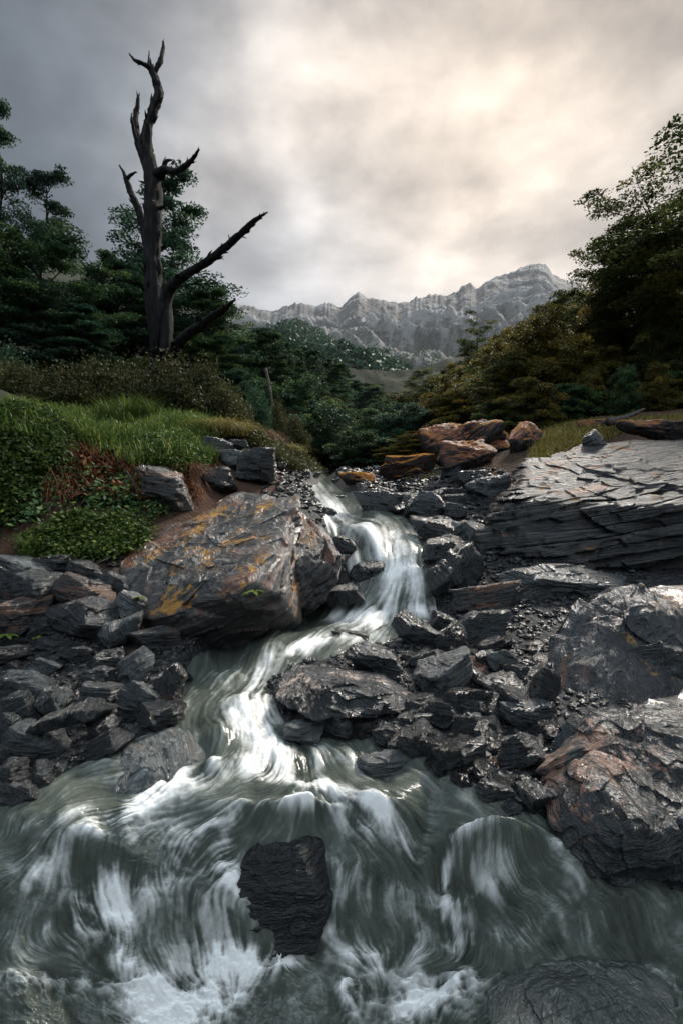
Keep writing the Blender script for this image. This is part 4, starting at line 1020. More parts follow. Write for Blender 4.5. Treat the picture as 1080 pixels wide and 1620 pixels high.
M['mtn'] = mountain_mat('mountain_rock', (0.022, 0.022, 0.024), (0.068, 0.067, 0.066), (0.03, 0.036, 0.018), 0.25)
M['foothill'] = mountain_mat('foothill_scrub', (0.015, 0.022, 0.015), (0.04, 0.045, 0.03), (0.035, 0.042, 0.028), 0.0, 3.0)
ridge_sheet('mountain', [(120, 500), (300, 488), (372, 480), (395, 484), (412, 489), (430, 492), (452, 482), (475, 479), (500, 484), (520, 478), (538, 484), (552, 472), (566, 465), (580, 473), (600, 474), (618, 477), (636, 479), (655, 473), (680, 466), (705, 466), (722, 460), (736, 449), (744, 447), (752, 455), (770, 442), (790, 436), (808, 430), (822, 424), (840, 419), (852, 415), (864, 418), (872, 430), (884, 440), (900, 444), (918, 443), (950, 460), (1080, 470), (1400, 500)],
            420, 2100, 60, (900, 420), 1.25, 1.0, 190, 26, M['mtn'], seed=3, green=(0.28, 0.62), shear=0.55)
ridge_sheet('foothill', [(300, 600), (360, 575), (400, 552), (430, 532), (452, 522), (470, 519), (490, 525), (515, 540), (540, 552), (565, 566), (600, 580), (630, 600), (660, 640), (700, 700)],
            150, 620, 24, (400, 200), 1.0, 0.5, 34, 34, M['foothill'], seed=13, green=(0.3, 1.4), shear=-0.5)

# ------------------------------------------------------------------ trees
def leaf_quads(cen, size, up_bias, r, elong=1.7):
    n = len(cen)
    nrm = r.normal(size=(n, 3)); nrm[:, 2] = np.abs(nrm[:, 2])+up_bias; nrm /= np.linalg.norm(nrm, axis=1, keepdims=True)
    t = r.normal(size=(n, 3)); t -= nrm*(t*nrm).sum(1, keepdims=True); t /= np.linalg.norm(t, axis=1, keepdims=True)
    b = np.cross(nrm, t); s = (size*r.uniform(0.6, 1.35, n))[:, None]
    v = np.stack([cen-t*s*elong*.5, cen-b*s*.5, cen+t*s*elong*.5, cen+b*s*.5], 1).reshape(-1, 3)
    q = np.arange(n*4).reshape(-1, 4)
    return v, q

def make_tree(seed, H=10.0, R=3.0, first=0.25, limbs=26, pad=0.75, flat=0.26, leaf=0.085, per=190, prof='dome', trunk_r=0.22, wander=0.35, elev=18, sub=4, gap=0.0):
    r = np.random.default_rng(seed); wood = MB(); cr = MB()
    n = 9; tp = [np.array([0, 0, 0.])]
    for i in range(1, n): tp.append(np.array([wander*r.normal()*i/n*1.2, wander*r.normal()*i/n*1.2, H*0.97*i/(n-1)]))
    path = smooth_path(tp, 22); rad = [trunk_r*(1-0.88*i/21)*(1+0.5*math.exp(-i*1.2)) for i in range(22)]
    v, q, t = tube(path, rad, 9, 0.12, seed); wood.add(v, q, t)
    def add_pad(c, rp):
        m = max(8, int(per*(rp/pad)**2)); u = r.normal(size=(m, 3)); u /= np.linalg.norm(u, axis=1, keepdims=True)
        u *= (r.random(m)**0.4)[:, None]; ctone = np.clip(0.32+0.2*r.normal(), 0, 1)
        lump = 1+0.35*fbm(u*2+c*1.7, 2, seed)
        p = c+u*np.array([rp, rp, rp*flat])*lump[:, None]; p[:, 2] -= 0.22*((u[:, 0]**2+u[:, 1]**2))*rp
        v, q = leaf_quads(p, leaf, 0.7, r)
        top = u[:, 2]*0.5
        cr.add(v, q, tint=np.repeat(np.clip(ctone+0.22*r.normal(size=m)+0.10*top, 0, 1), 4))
    for i in range(limbs):
        u = (i+0.5)/limbs; hh = H*(first+(0.97-first)*u); az = i*2.39996+r.normal()*0.35
        if prof == 'dome': L = R*(1-(abs(u-0.35)/0.75)**2.2)**0.5*r.uniform(.75, 1.15)
        elif prof == 'cone': L = R*(1.05-u)**0.8*r.uniform(.7, 1.2)+0.25
        elif prof == 'flat': L = R*(0.55+0.45*u)*r.uniform(.7, 1.1)
        else: L = R*(0.35+0.65*math.sin(math.pi*min(1, u*0.9+0.1)))*r.uniform(.6, 1.25)
        L = max(L, 0.3)
        base = path[min(21, int(hh/H*21.5))].copy(); base[2] = min(hh, base[2]+0.3)
        el = math.radians(elev+r.normal()*8+ (25 if u > .85 else 0))
        d = np.array([math.cos(az)*math.cos(el), math.sin(az)*math.cos(el), math.sin(el)])
        pts = [base+d*L*s+np.array([0, 0, -0.10*L*s*s])+r.normal(size=3)*0.07*L*s for s in (0, .25, .5, .75, 1)]
        lp = smooth_path(pts, 9); r0 = trunk_r*0.36*(1-u*0.6)
        v, q, t = tube(lp, [r0*(1-0.8*j/8) for j in range(9)], 5, 0, 0, False); wood.add(v, q, t)
        for j in range(sub+1):
            s = 0.35+0.65*j/sub; c0 = lp[min(8, int(s*8))]
            if j < sub:
                sd_ = 1 if j % 2 else -1
                side = np.array([-d[1], d[0], 0.15])*sd_; e = c0+(side*0.75+d*0.5)*L*0.38*r.uniform(.6, 1.2)*(1.25-s*.5)
                v, q, t = tube([c0, (c0+e)/2+r.normal(size=3)*.04*L, e], [r0*.42, r0*.3, r0*.1], 4, 0, 0, False); wood.add(v, q, t)
            else: e = c0
            if r.random() > gap:
                add_pad(e, pad*r.uniform(.6, 1.15))
                if j % 2 and r.random() > gap: add_pad((c0+e)/2+np.array([0, 0, .1]), pad*r.uniform(.45, .8))
    add_pad(path[-1], pad*0.7)
    return wood.mesh('trunk'), cr.mesh('crown', False)

ARCH = {}
def tree(arch, leafm, label, group=None, barkm='bark', name='beech_tree', cat='tree'):
    key = (arch, leafm, barkm)
    if key not in ARCH:
        w, c = TREES[arch]
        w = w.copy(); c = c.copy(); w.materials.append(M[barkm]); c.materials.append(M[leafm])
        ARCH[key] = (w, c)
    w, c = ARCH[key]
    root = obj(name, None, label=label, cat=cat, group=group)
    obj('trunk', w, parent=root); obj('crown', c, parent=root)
    return root
TREES = {
 'round': make_tree(1, 10, 3.2, .22, 30, .80, .30, .085, 230, 'dome'),
 'spire': make_tree(2, 10, 2.2, .12, 40, .62, .30, .080, 190, 'cone', .18, .2, 8),
 'ragged': make_tree(3, 10, 2.6, .20, 22, .68, .30, .080, 230, 'ragged', .2, .45, 24, 4, .12),
 'flat': make_tree(4, 10, 4.2, .45, 20, .85, .20, .085, 260, 'flat', .24, .5, 16, 5, .08),
 'bush': make_tree(5, 10, 5.0, .05, 26, 1.5, .45, .17, 260, 'dome', .2, .5, 30, 3),
 'slender': make_tree(6, 10, 1.7, .45, 26, .55, .32, .08, 190, 'ragged', .13, .35, 20, 3, .1),
}
def place(root, px, top, Y, width=None, az=None, arch_R=3.2, lean=0.0):
    X = (px-540)/F*Y; zb = land_at(X, Y)-0.15; H = CZ+(HOR-top)/F*Y-zb
    root.location = (X, Y, zb); s = H/10.0
    ws = s if width is None else width/F*Y/2/arch_R
    root.scale = (ws, ws, s); root.rotation_euler = (0, math.radians(lean), random.uniform(0, 6.28) if az is None else az)
    return root
RAD = {'round': 3.4, 'spire': 2.4, 'ragged': 2.9, 'flat': 4.4, 'bush': 5.2, 'slender': 1.9}
def T(arch, leafm, px, top, Y, width, label, group=None, barkm='bark', az=None, lean=0, name='beech_tree', cat='tree'):
    if group:
        size_ = 'small' if width < 62 else ('broad' if width > 105 else 'mid sized')
        tone_ = {'leaf_black': 'blackish green', 'leaf_dark': 'deep green', 'leaf_gold': 'golden green', 'leaf_umber': 'olive brown'}[leafm]
        kind_ = {'bush': 'bushy crown', 'round': 'round crowned beech', 'spire': 'narrow beech', 'ragged': 'ragged beech', 'flat': 'layered beech', 'slender': 'slender beech'}[arch] if cat == 'tree' else cat
        label = rel(px, top+0.3*width, TREE_MARKS, tused, f'{size_} {tone_} {kind_}') or label
    return place(tree(arch, leafm, label, group, barkm, name, cat), px, top, Y, width, az, RAD[arch], lean)

TREE_MARKS = [(2, 250, 'tall left edge tree'), (66, 330, 'open crowned tree of the left wood'), (70, 470, 'broad dense left edge beech'), (168, 460, 'mid height beech left of the dead trunk'), (255, 560, 'foot of the dead trunk'), (268, 350, 'narrow beech behind the dead trunk'),
  (345, 500, 'long bare limb of the dead trunk'), (330, 590, 'low bushy beech by the dead trunk'), (432, 600, 'slender pale trunked beech'), (402, 640, 'fresh blue green fern bush'), (100, 620, 'left end of the shrub row'), (486, 715, 'farthest tussock of the left bank'), (540, 745, 'head of the creek'),
  (600, 640, 'misty notch of the valley'), (560, 470, 'left summit of the mountain'), (640, 640, 'narrow beech at the valley end'), (668, 610, 'round dark beech of the lower slope'), (758, 560, 'umbrella shaped beech'), (872, 490, 'small wind bent beech'), (1010, 430, 'second layered beech'),
  (1050, 320, 'big spreading beech'), (646, 735, 'bright orange slab'), (742, 690, 'pointed red brown rock'), (828, 690, 'left end of the grassy mound'), (990, 658, 'broken log'), (1040, 680, 'mound of red brown rock'), (937, 695, 'small pale perched stone'), (700, 650, 'foot of the right slope'), (470, 560, 'foothill below the mountain'), (1060, 560, 'right edge of the picture')]
tused = set()
# left wood, each tree with its own look
T('ragged', 'leaf_black', 2, 168, 12.5, 130, 'tall dark tree cut by the left edge, the highest crown on the left', az=.5)
T('ragged', 'leaf_black', 66, 278, 13.5, 150, 'open crowned dark tree whose top stands between the left edge tree and the dead trunk', az=2.2)
T('round', 'leaf_dark', 70, 392, 12, 230, 'broad dense dark beech filling the left edge below the open crown', az=1.0)
T('round', 'leaf_black', 10, 430, 11, 180, 'black green beech at the left edge in front of the wood', az=3)
T('ragged', 'leaf_dark', 168, 402, 15, 150, 'mid height beech left of the dead trunk', az=4.0)
T('round', 'leaf_black', 205, 460, 15.5, 170, 'shadowy beech right behind the left side of the dead trunk', az=.2)
T('ragged', 'leaf_black', 268, 293, 19, 200, 'tall narrow beech standing directly behind the dead trunk', az=1.4)
T('round', 'leaf_black', 262, 430, 17.5, 240, 'wide dark beech behind the base of the dead trunk', az=2.9)
T('ragged', 'leaf_dark', 345, 462, 16.5, 140, 'beech under the long bare right limb of the dead trunk', az=5.1)
T('round', 'leaf_dark', 330, 540, 14.5, 150, 'low bushy beech right of the foot of the dead trunk', az=.9)
T('slender', 'leaf_dark', 432, 530, 17, 84, 'slender beech with a pale leaning trunk at the right end of the left wood', barkm='bark_pale', az=1.2)
T('spire', 'leaf_dark', 402, 560, 19, 90, 'dark beech just left of the slender pale trunked beech', az=1.0)
T('spire', 'leaf_black', 125, 480, 11.5, 130, 'low dark tree between the left edge and the shrubs', az=1.1)
# valley wood
rs = random.Random(5)
for i in range(52):
    Y = 21*(1.029**i); px = 452+ (606-452)*((Y-21)/(21*(1.029**51)-21))**0.55 + rs.uniform(-40, 10) - (i % 3)*20
    top = 536+ (px-430)*0.46 + rs.uniform(-12, 30)
    T(rs.choice(['spire', 'spire', 'slender', 'ragged']), 'leaf_dark' if i % 2 else 'leaf_black', px, top, Y, rs.uniform(34, 60), 'one of the dark beeches lining the left side of the valley', 'beeches along the left of the valley')
for i in range(26):
    px = rs.uniform(-120, 420); Y = rs.uniform(23, 45)
    T(rs.choice(['round', 'ragged', 'spire']), 'leaf_black', px, 470+rs.uniform(-20, 60)+max(0, px-250)*0.45, Y, rs.uniform(110, 170), 'dark beech deep in the left wood', 'background beeches of the left wood')
# low understorey that closes the wood to the ground
for i in range(34):
    px = rs.uniform(-80, 520); Y = rs.uniform(12, 19)+max(0, px-380)*0.04
    T('bush', 'leaf_black' if i % 2 else 'leaf_dark', px, 588+rs.uniform(-16, 30)+max(0, px-400)*0.5, Y, rs.uniform(80, 140), 'dark leafy bush under the beeches of the left wood', 'understorey bushes of the left wood', name='bush', cat='bush')
for i in range(64):
    Y = rs.uniform(46, 125); px = rs.uniform(505, 690); zg = land_at((px-540)/F*Y, Y); pg = HOR-(zg-CZ)/Y*F
    T(rs.choice(['spire', 'slender', 'round', 'ragged']), rs.choice(['leaf_dark', 'leaf_black', 'leaf_umber']), px, max(pg-rs.uniform(5, 8)*F/Y, np.interp(px, [505, 560, 600, 640, 662, 690], [596, 600, 618, 640, 620, 590])+rs.uniform(0, 26)), Y, rs.uniform(3.4, 5)*F/Y, 'misty beech on the valley floor where the forest closes in', 'misty beeches on the valley floor')
for i in range(110):
    Y = rs.uniform(62, 128); px = rs.uniform(575, 830); zg = land_at((px-540)/F*Y, Y); pg = HOR-(zg-CZ)/Y*F
    T(rs.choice(['round', 'bush', 'ragged']), rs.choice(['leaf_dark', 'leaf_umber', 'leaf_gold']), px, max(pg-rs.uniform(3.5, 6)*F/Y, np.interp(px, [575, 640, 700, 760], [612, 628, 590, 545])+rs.uniform(0, 14)), Y, rs.uniform(4, 6)*F/Y, 'distant beech on the far part of the right slope', 'distant beeches of the right slope')
for i in range(30):
    px = rs.uniform(455, 665); Y = rs.uniform(15, 34); zg = land_at((px-540)/F*Y, Y); pg = HOR-(zg-CZ)/Y*F
    if abs(px-535) < 16 and Y < 22: continue
    T('bush', rs.choice(['leaf_dark', 'leaf_black', 'leaf_umber']), px, pg-rs.uniform(0.8, 1.8)*F/Y, Y, rs.uniform(1.6, 2.6)*F/Y, 'dark bush beside the creek where it comes out of the forest', 'bushes along the upper creek', name='bush', cat='bush')
# right side
T('flat', 'leaf_umber', 1092, 345, 11.5, 400, 'big spreading beech with flat layered crown and dark visible limbs at the right edge', az=2.0)
T('flat', 'leaf_umber', 1050, 325, 13.0, 280, 'topmost ragged crown behind the spreading beech on the right', az=.4)
T('flat', 'leaf_umber', 1010, 400, 13.5, 240, 'second layered beech under the crown of the spreading one', az=4.1)
T('ragged', 'leaf_umber', 872, 462, 19, 110, 'small wind bent beech on the slope left of the spreading beech', az=1, lean=14)
T('flat', 'leaf_umber', 758, 528, 26, 100, 'umbrella shaped beech with bare dark trunk on the skyline of the right slope', az=2)
T('round', 'leaf_umber', 668, 590, 30, 70, 'round dark beech at the lower end of the right slope', az=2)
T('spire', 'leaf_gold', 640, 622, 34, 56, 'narrow beech at the valley end of the right slope', az=2)
rs = random.Random(11)
for i in range(90):
    Y = rs.uniform(11.5, 30); px = rs.uniform(620, 1180)
    if px < 800 and Y < 14: Y += 6
    lo = 735-(px-600)*0.16
    zg = land_at((px-540)/F*Y, Y); pg = HOR-(zg-CZ)/Y*F
    top = pg-rs.uniform(60, 130)*min(1.0, 16/Y)-14
    sky = 745-(px-600)*1.02 if px < 860 else 480
    top = max(top, sky if px < 860 else 470)
    if pg - top < 14: top = pg-14
    T(rs.choice(['bush', 'round', 'bush']), rs.choice(['leaf_gold', 'leaf_umber', 'leaf_gold']), px, top, Y, rs.uniform(70, 120)*min(1.25, 16/Y+.2), 'golden green bushy beech on the right slope', 'bushy beeches covering the right slope')
for i in range(26):
    px = rs.uniform(600, 1120); Y = 9.5+ (0 if px > 800 else (800-px)*0.035)+rs.uniform(0, 1.5)
    zg = land_at((px-540)/F*Y, Y); pg = HOR-(zg-CZ)/Y*F
    T('bush', rs.choice(['leaf_umber', 'leaf_gold', 'leaf_dark']), px, pg-rs.uniform(28, 60)*11/Y, Y, rs.uniform(50, 90), 'low golden brown shrub at the foot of the right slope', 'shrubs at the foot of the right slope', name='shrub', cat='shrub')

# far wood on the misty slopes closing the valley: one mass
def far_wood():
    r = np.random.default_rng(8); mb = MB()
    for i in range(2300):
        side = r.random()
        Y = 55+ 330*r.random()**1.2; px = r.uniform(380, 760)
        if px > 650: px = r.uniform(600, 760); 
        z = land_z(np.array([(px-540)/F]), np.array([math.log(min(Y, 129))]), False)[0]
        q_ = (z-CZ)/min(Y, 129)
        skyline = np.interp(px, [380, 480, 520, 560, 600, 630, 650, 690, 760], [560, 560, 570, 590, 612, 640, 625, 600, 560])
        ptop = skyline + (1-(Y-55)/330)*np.interp(px, [380, 560, 620, 760], [60, 70, 60, 60]) + r.uniform(-4, 6)
        Hh = r.uniform(9, 15); base = CZ+(HOR-ptop)/F*Y-Hh; m = 60
        u = r.normal(size=(m, 3)); u /= np.linalg.norm(u, axis=1, keepdims=True); u *= (r.random(m)**.4)[:, None]
        wd = r.uniform(2.5, 4)
        p = np.array([(px-540)/F*Y, Y, base+Hh*.55])+u*np.array([wd, wd, Hh*.5])*np.stack([1-.5*u[:, 2], 1-.5*u[:, 2], np.ones(m)], 1)
        v, q = leaf_quads(p, 1.1, .6, r, 1.3); mb.add(v, q, tint=np.repeat(np.clip(.3+.2*r.normal(size=m), 0, 1), 4))
        # slope under it
    return mb.mesh('far_wood', False)
def slope_wood():
    r = np.random.default_rng(18); mb = MB()
    for nm, tmax, cnt, x0, x1 in (('mountain', .32, 3400, 360, 800), ('foothill', 1.02, 2600, 340, 700)):
        X, Yd, Z, T_, PXs = SHEETS[nm]
        ok = np.argwhere((T_ > (.01 if nm == 'mountain' else .15)) & (T_ < tmax) & (PXs > x0) & (PXs < x1)); pick = ok[r.integers(0, len(ok), cnt)]
        for i, j in pick:
            if nm == 'mountain' and r.random() < (T_[i, j]/tmax)**1.5: continue
            Hh = r.uniform(8, 15); m = 34; u = r.normal(size=(m, 3)); u /= np.linalg.norm(u, axis=1, keepdims=True)
            p = np.array([X[i, j], Yd[i, j], Z[i, j]+Hh*.35])+u*np.array([Hh*.35, Hh*.35, Hh*.5])
            v, q = leaf_quads(p, Hh*.15, .6, r, 1.3); mb.add(v, q, tint=np.repeat(np.clip(.2+.15*r.normal(size=m), 0, .7), 4))
    return mb.mesh('slope_wood', False)
obj('slope_wood', slope_wood(), M['leaf_black'], kind='stuff', label='hazy dark forest covering the lower mountain and foothill slopes', cat='forest')
obj('far_wood', far_wood(), M['leaf_dark'], kind='stuff', label='misty dark forest on the slopes where the valley closes', cat='forest')
def far_slope():
    rows = []
    ys = np.linspace(50, 430, 60); xs = np.linspace(300, 860, 80)
    PX, YS = np.meshgrid(xs, ys)
    sk = np.interp(PX, [300, 480, 520, 560, 600, 630, 650, 690, 760, 860], [560, 560, 570, 590, 612, 640, 625, 600, 560, 500])
    pt = sk+22+(1-(YS-50)/380)*np.interp(PX, [380, 560, 620, 760], [60, 70, 60, 60])
    Z = CZ+(HOR-pt)/F*YS - 3
    return mesh_np('far_slope', np.stack([(PX-540)/F*YS, YS, Z], -1).reshape(-1, 3), grid_quads(*PX.shape), attrs={'veg': np.ones(PX.size), 'soil': np.zeros(PX.size)})
obj('far_slope', far_slope(), M['ground'], kind='structure')

# ------------------------------------------------------------------ the dead tree
def dead_tree():
    Y = 13.0; s = Y/F
    root = obj('dead_tree', None, label='tall dead bleached tree trunk with broken limbs standing above the left bank', cat='dead tree')
    b = P(255, 612, Y); root.location = b
    def limb(name, pts, sides=14, seed=1, n=46, ridge=0.35, spl=0.0, parent=root):
        pp = smooth_path(pts, n); r = random.Random(seed)
        path = []; rad = []
        for i, (x, y, w, dy) in enumerate(pp):
            path.append(P(x+r.uniform(-.5, .5), y, Y+dy)-b); rad.append(w*s*.70*(1+r.uniform(-.05, .05)))
        v, q, t = tube(path, rad, sides, 0.16, seed, True, ridge)
        mb = MB(); mb.add(v, q, t)
        # splinters: jagged shards of wood standing off the limb and at its broken end
        for k in range(int(spl)):
            i = r.randint(int(n*.25), n-3) if k > 3 else n-2
            p0 = path[i]; d = (path[min(i+2, n-1)]-path[max(i-2, 0)]).normalized(); w = rad[i]
            e = Vector((r.uniform(-1, 1), r.uniform(-1, 1), r.uniform(-1, 1))); e = (e-d*e.dot(d)).normalized()
            L = w*r.uniform(1.2, 3.0) if k > 3 else w*r.uniform(1.5, 4)
            v2, q2, t2 = tube([p0+e*w*.5, p0+e*w*1.15+d*L*.5, p0+e*w*r.uniform(1.0, 1.7)+d*L], [w*.5, w*.28, w*.04], 5, 0.3, k); mb.add(v2, q2, t2)
        return obj(name, mb.mesh(name), M['deadwood'], root)
    trunk = limb('trunk', [(256, 618, 27, 0), (256, 590, 23, 0), (254, 550, 20, 0), (247, 500, 19, 0), (243, 450, 18.5, 0), (241, 400, 18, 0), (242, 350, 18.5, 0), (243, 300, 18.5, 0), (238, 262, 16, 0), (232, 232, 12.5, 0), (234, 200, 10.5, 0), (243, 175, 10.5, 0), (251, 150, 9, 0), (247, 128, 8.5, 0), (241, 112, 7.5, 0), (238, 104, 6, 0)], 26, 3, 110, .4, 22)
    limb('limb', [(241, 118, 6, 0), (249, 106, 5.5, 0), (255, 92, 4.5, 0), (258, 78, 4, .1), (259, 66, 2.2, .1)], 10, 4, 24, .3, 6)
    limb('limb', [(242, 112, 6, 0), (232, 104, 5, -.1), (222, 99, 4.2, -.2), (213, 95, 3.2, -.2), (206, 86, 1.6, -.2)], 10, 5, 24, .3, 6)
    limb('limb', [(234, 108, 3, 0), (236, 95, 2, 0), (236, 80, .8, 0)], 6, 25, 10, .2, 2)
    limb('limb', [(233, 262, 10, .1), (222, 232, 9, .2), (216, 205, 7, .25), (215, 182, 5.5, .3), (218, 165, 4.5, .3), (219, 150, 2.6, .3)], 12, 6, 34, .45, 14)
    limb('limb', [(222, 232, 6, .2), (213, 210, 4.5, .1), (209, 190, 3, 0), (209, 180, 1.2, 0)], 9, 7, 20, .4, 6)
    limb('limb', [(250, 275, 11, -.1), (262, 268, 8, -.3), (275, 272, 6.5, -.5), (288, 267, 6, -.7), (300, 257, 5, -.9), (309, 247, 3.6, -1), (315, 236, 1.8, -1.1)], 12, 8, 36, .3, 8)
    limb('limb', [(258, 285, 9, 0), (259, 268, 6, -.1), (264, 255, 4, -.2), (272, 253, 2, -.2)], 9, 9, 18, .3, 8)
    limb('limb', [(236, 395, 12, .1), (226, 355, 9, .1), (217, 325, 8, .1), (207, 303, 6.5, .1), (201, 286, 6, .1), (197, 275, 4, .1), (190, 262, 1.6, .1)], 12, 10, 40, .3, 8)
    limb('limb', [(201, 284, 5, .1), (207, 277, 3.6, 0), (216, 272, 1.6, -.1)], 8, 11, 14, .3, 4)
    limb('limb', [(262, 560, 12, -.5), (264, 520, 13, -.5), (264, 480, 14, -.4), (270, 455, 12, -.5), (290, 438, 9.5, -.9), (322, 418, 8, -1.4), (352, 396, 7, -1.9), (378, 373, 6, -2.4), (400, 352, 5, -2.8), (412, 343, 3, -3), (423, 336, 1.2, -3.1)], 14, 12, 80, .35, 26)
    limb('limb', [(262, 600, 13, -.4), (270, 575, 13, -.6), (282, 545, 11, -1.2), (300, 528, 10, -2), (322, 512, 8.5, -2.8), (345, 495, 6, -3.4), (360, 484, 4, -3.8), (372, 474, 1.4, -4)], 12, 13, 60, .3, 22)
    for k, (x, y, dx, dy, w) in enumerate([(252, 330, 14, -9, 3.2), (231, 430, -10, -12, 3), (256, 505, 9, -14, 3.4), (330, 411, 8, -12, 2.4), (365, 384, -3, -13, 2), (378, 372, 12, 5, 1.8), (305, 524, 2, -14, 2.4), (340, 498, 13, -4, 2), (247, 160, 12, -6, 2.2), (237, 200, -9, -10, 2.2), (295, 261, 2, -12, 1.8), (210, 310, -9, -6, 2), (345, 402, 9, 9, 1.8), (232, 290, -12, -4, 2.6)]):
        limb('limb', [(x, y, w*1.5, -.1), (x+dx*.5, y+dy*.4, w, -.15), (x+dx, y+dy, w*.35, -.2)], 7, 40+k, 9, .4, 3)
    limb('limb', [(246, 560, 10, -.3), (252, 520, 9, -.5), (256, 485, 6, -.6), (258, 455, 3, -.6), (262, 430, 1, -.6)], 9, 14, 30, .4, 6)
dead_tree()

# ------------------------------------------------------------------ grass, herbs, shrubs on the banks
def blades(mb, pos, h, w, lean, r, seg=3, droop=0.5, tone=0.4, tonev=0.2):
    """arching ribbons of grass"""
    n = len(pos); az = r.uniform(0, 2*math.pi, n); d = np.stack([np.cos(az), np.sin(az), np.zeros(n)], 1)
    hh = h*r.uniform(.5, 1.25, n); ln = lean*r.uniform(.3, 1.3, n); sd_ = np.stack([-d[:, 1], d[:, 0], np.zeros(n)], 1)
    ts = np.linspace(0, 1, seg+1); V = np.zeros((n, (seg+1)*2, 3))
    for i, t in enumerate(ts):
        p = pos + d*(ln*hh*t**1.6)[:, None]; p[:, 2] += hh*(t-droop*t**2.4)
        ww = (w*(1-t*.92))*.5
        V[:, 2*i] = p-sd_*ww; V[:, 2*i+1] = p+sd_*ww
    base = np.arange(n)[:, None]*(seg+1)*2
    q = np.stack([np.stack([base[:, 0]+2*i, base[:, 0]+2*i+1, base[:, 0]+2*i+3, base[:, 0]+2*i+2], 1) for i in range(seg)], 1).reshape(-1, 4)
    tt = np.clip(tone+tonev*r.normal(size=n), 0, 1)
    mb.add(V.reshape(-1, 3), q, tint=np.repeat(tt, (seg+1)*2))

def scatter_px(pl, n, seed, Ymin=0.9, Ymax=40):
    r = random.Random(seed); xs = [p[0] for p in pl]; ys = [p[1] for p in pl]; out = []
    tries = 0
    while len(out) < n and tries < n*20:
        tries += 1
        x, y = r.uniform(min(xs), max(xs)), r.uniform(min(ys), max(ys))
        if not in_poly(x, y, pl): continue
        h = land_hit(x, y, Ymin)
        if h.y < Ymax: out.append(h)
    return np.array([tuple(h) for h in out])
r_ = np.random.default_rng(77)
# green sward on the bank top
mb = MB()
p = scatter_px([(-60, 640), (120, 645), (230, 648), (330, 655), (345, 690), (290, 710), (240, 745), (200, 725), (110, 700), (-60, 680)], 14000, 1)
p = np.repeat(p, 2, 0)+r_.normal(size=(len(p)*2, 3))*np.array([.10, .16, 0]); g_ = fbm(p*np.array([2.5, 2.5, 0]), 3, 8); p = p[g_ > -.22]; g_ = g_[g_ > -.22]
for lo, hi, hh_, tn in ((-.3, 0, .07, .2), (0, .15, .12, .35), (.15, 2, .19, .5)):
    pp_ = p[(g_ >= lo) & (g_ < hi)]
    if len(pp_): blades(mb, pp_, hh_, 0.010, .7, r_, 3, .6, tn, .25)
p = scatter_px([(270, 660), (345, 650), (360, 690), (330, 720), (290, 745), (270, 720)], 2200, 2); blades(mb, p, 0.17, 0.012, .6, r_, 3, .6, .5, .22)
obj('grass', mb.mesh('grass', False), M['grass'], kind='stuff', label='bright green grass growing along the top of the left earth bank', cat='grass')
mb = MB()
p = scatter_px([(835, 735), (845, 690), (880, 668), (1000, 664), (1080, 660), (1080, 676), (980, 690), (930, 710), (860, 740)], 7000, 3, 5.0)
blades(mb, p, 0.16, 0.012, .6, r_, 3, .4, .35, .22)
obj('grass', mb.mesh('grass', False), M['grass_dry'], kind='stuff', label='yellow green grass on the mound behind the massive layered boulder', cat='grass')
mb = MB()
p = scatter_px([(600, 735), (690, 735), (700, 755), (640, 760)], 500, 4, 5.0)
blades(mb, p, 0.07, 0.01, .6, r_, 3, .4, .3, .22)
obj('grass', mb.mesh('grass', False), M['grass_dry'], kind='stuff', label='short olive grass between the orange slab and the upper rubble', cat='grass')

# leafy herbs: masses of small leaves on short stems
def herbs(name, pl, n, seed, leaf, h, mat, label, Ymin=.9, cat='ground cover', tone=.4, under=True):
    r = np.random.default_rng(seed); mb = MB(); p = scatter_px(pl, n, seed, Ymin)
    k = 9; c = np.repeat(p, k, 0); hh = h*r.uniform(.1, 1.0, len(c)); c = c+r.normal(size=c.shape)*np.array([h*.45, h*.45, h*.1]); c[:, 2] += hh
    v, q = leaf_quads(c, leaf, .5, r, 1.9); mb.add(v, q, tint=np.repeat(np.clip(tone+.22*r.normal(size=len(c)), 0, 1), 4))
    blades(mb, p, h*1.1, leaf*.16, .3, r, 2, .1, .15, .1)
    return obj(name, mb.mesh(name, False), M[mat], kind='stuff', label=label, cat=cat)
herbs('leafy_ground_cover', [(-60, 655), (60, 662), (105, 690), (95, 740), (40, 770), (0, 830), (-60, 850)], 4200, 21, .021, .15, 'leaf_bright', 'dense glossy green leaves spilling over the bank at the left edge', tone=.22)
herbs('leafy_ground_cover', [(60, 850), (120, 822), (200, 825), (240, 845), (230, 865), (180, 890), (90, 895), (30, 872)], 900, 22, .019, .10, 'leaf_bright', 'yellow green herbs growing on the lower left bank above the stone pile', tone=.3)
herbs('leafy_ground_cover', [(205, 710), (280, 690), (330, 730), (315, 750), (280, 755), (240, 740)], 1500, 23, .019, .11, 'leaf_bright', 'small leaved green herbs between the grass and the rock outcrop', tone=.3)
herbs('leafy_ground_cover', [(0, 740), (120, 730), (230, 760), (300, 800), (250, 830), (120, 800), (20, 840), (-40, 860)], 420, 24, .024, .07, 'leaf_dark', 'sparse dark herbs on the bare brown earth of the left bank', tone=.5)
herbs('mat_of_dead_leaves', [(60, 700), (200, 715), (270, 745), (330, 790), (200, 800), (90, 790)], 700, 25, .030, .05, 'rust_fern', 'dead brown leaves caught on the left earth bank', cat='leaf litter', tone=.3)
herbs('leafy_ground_cover', [(385, 680), (440, 688), (505, 735), (525, 750), (470, 748), (430, 732), (395, 705)], 1500, 26, .026, .14, 'leaf_shrub', 'low brownish scrub on the crumbling bank beyond the black bank boulders', tone=.45)
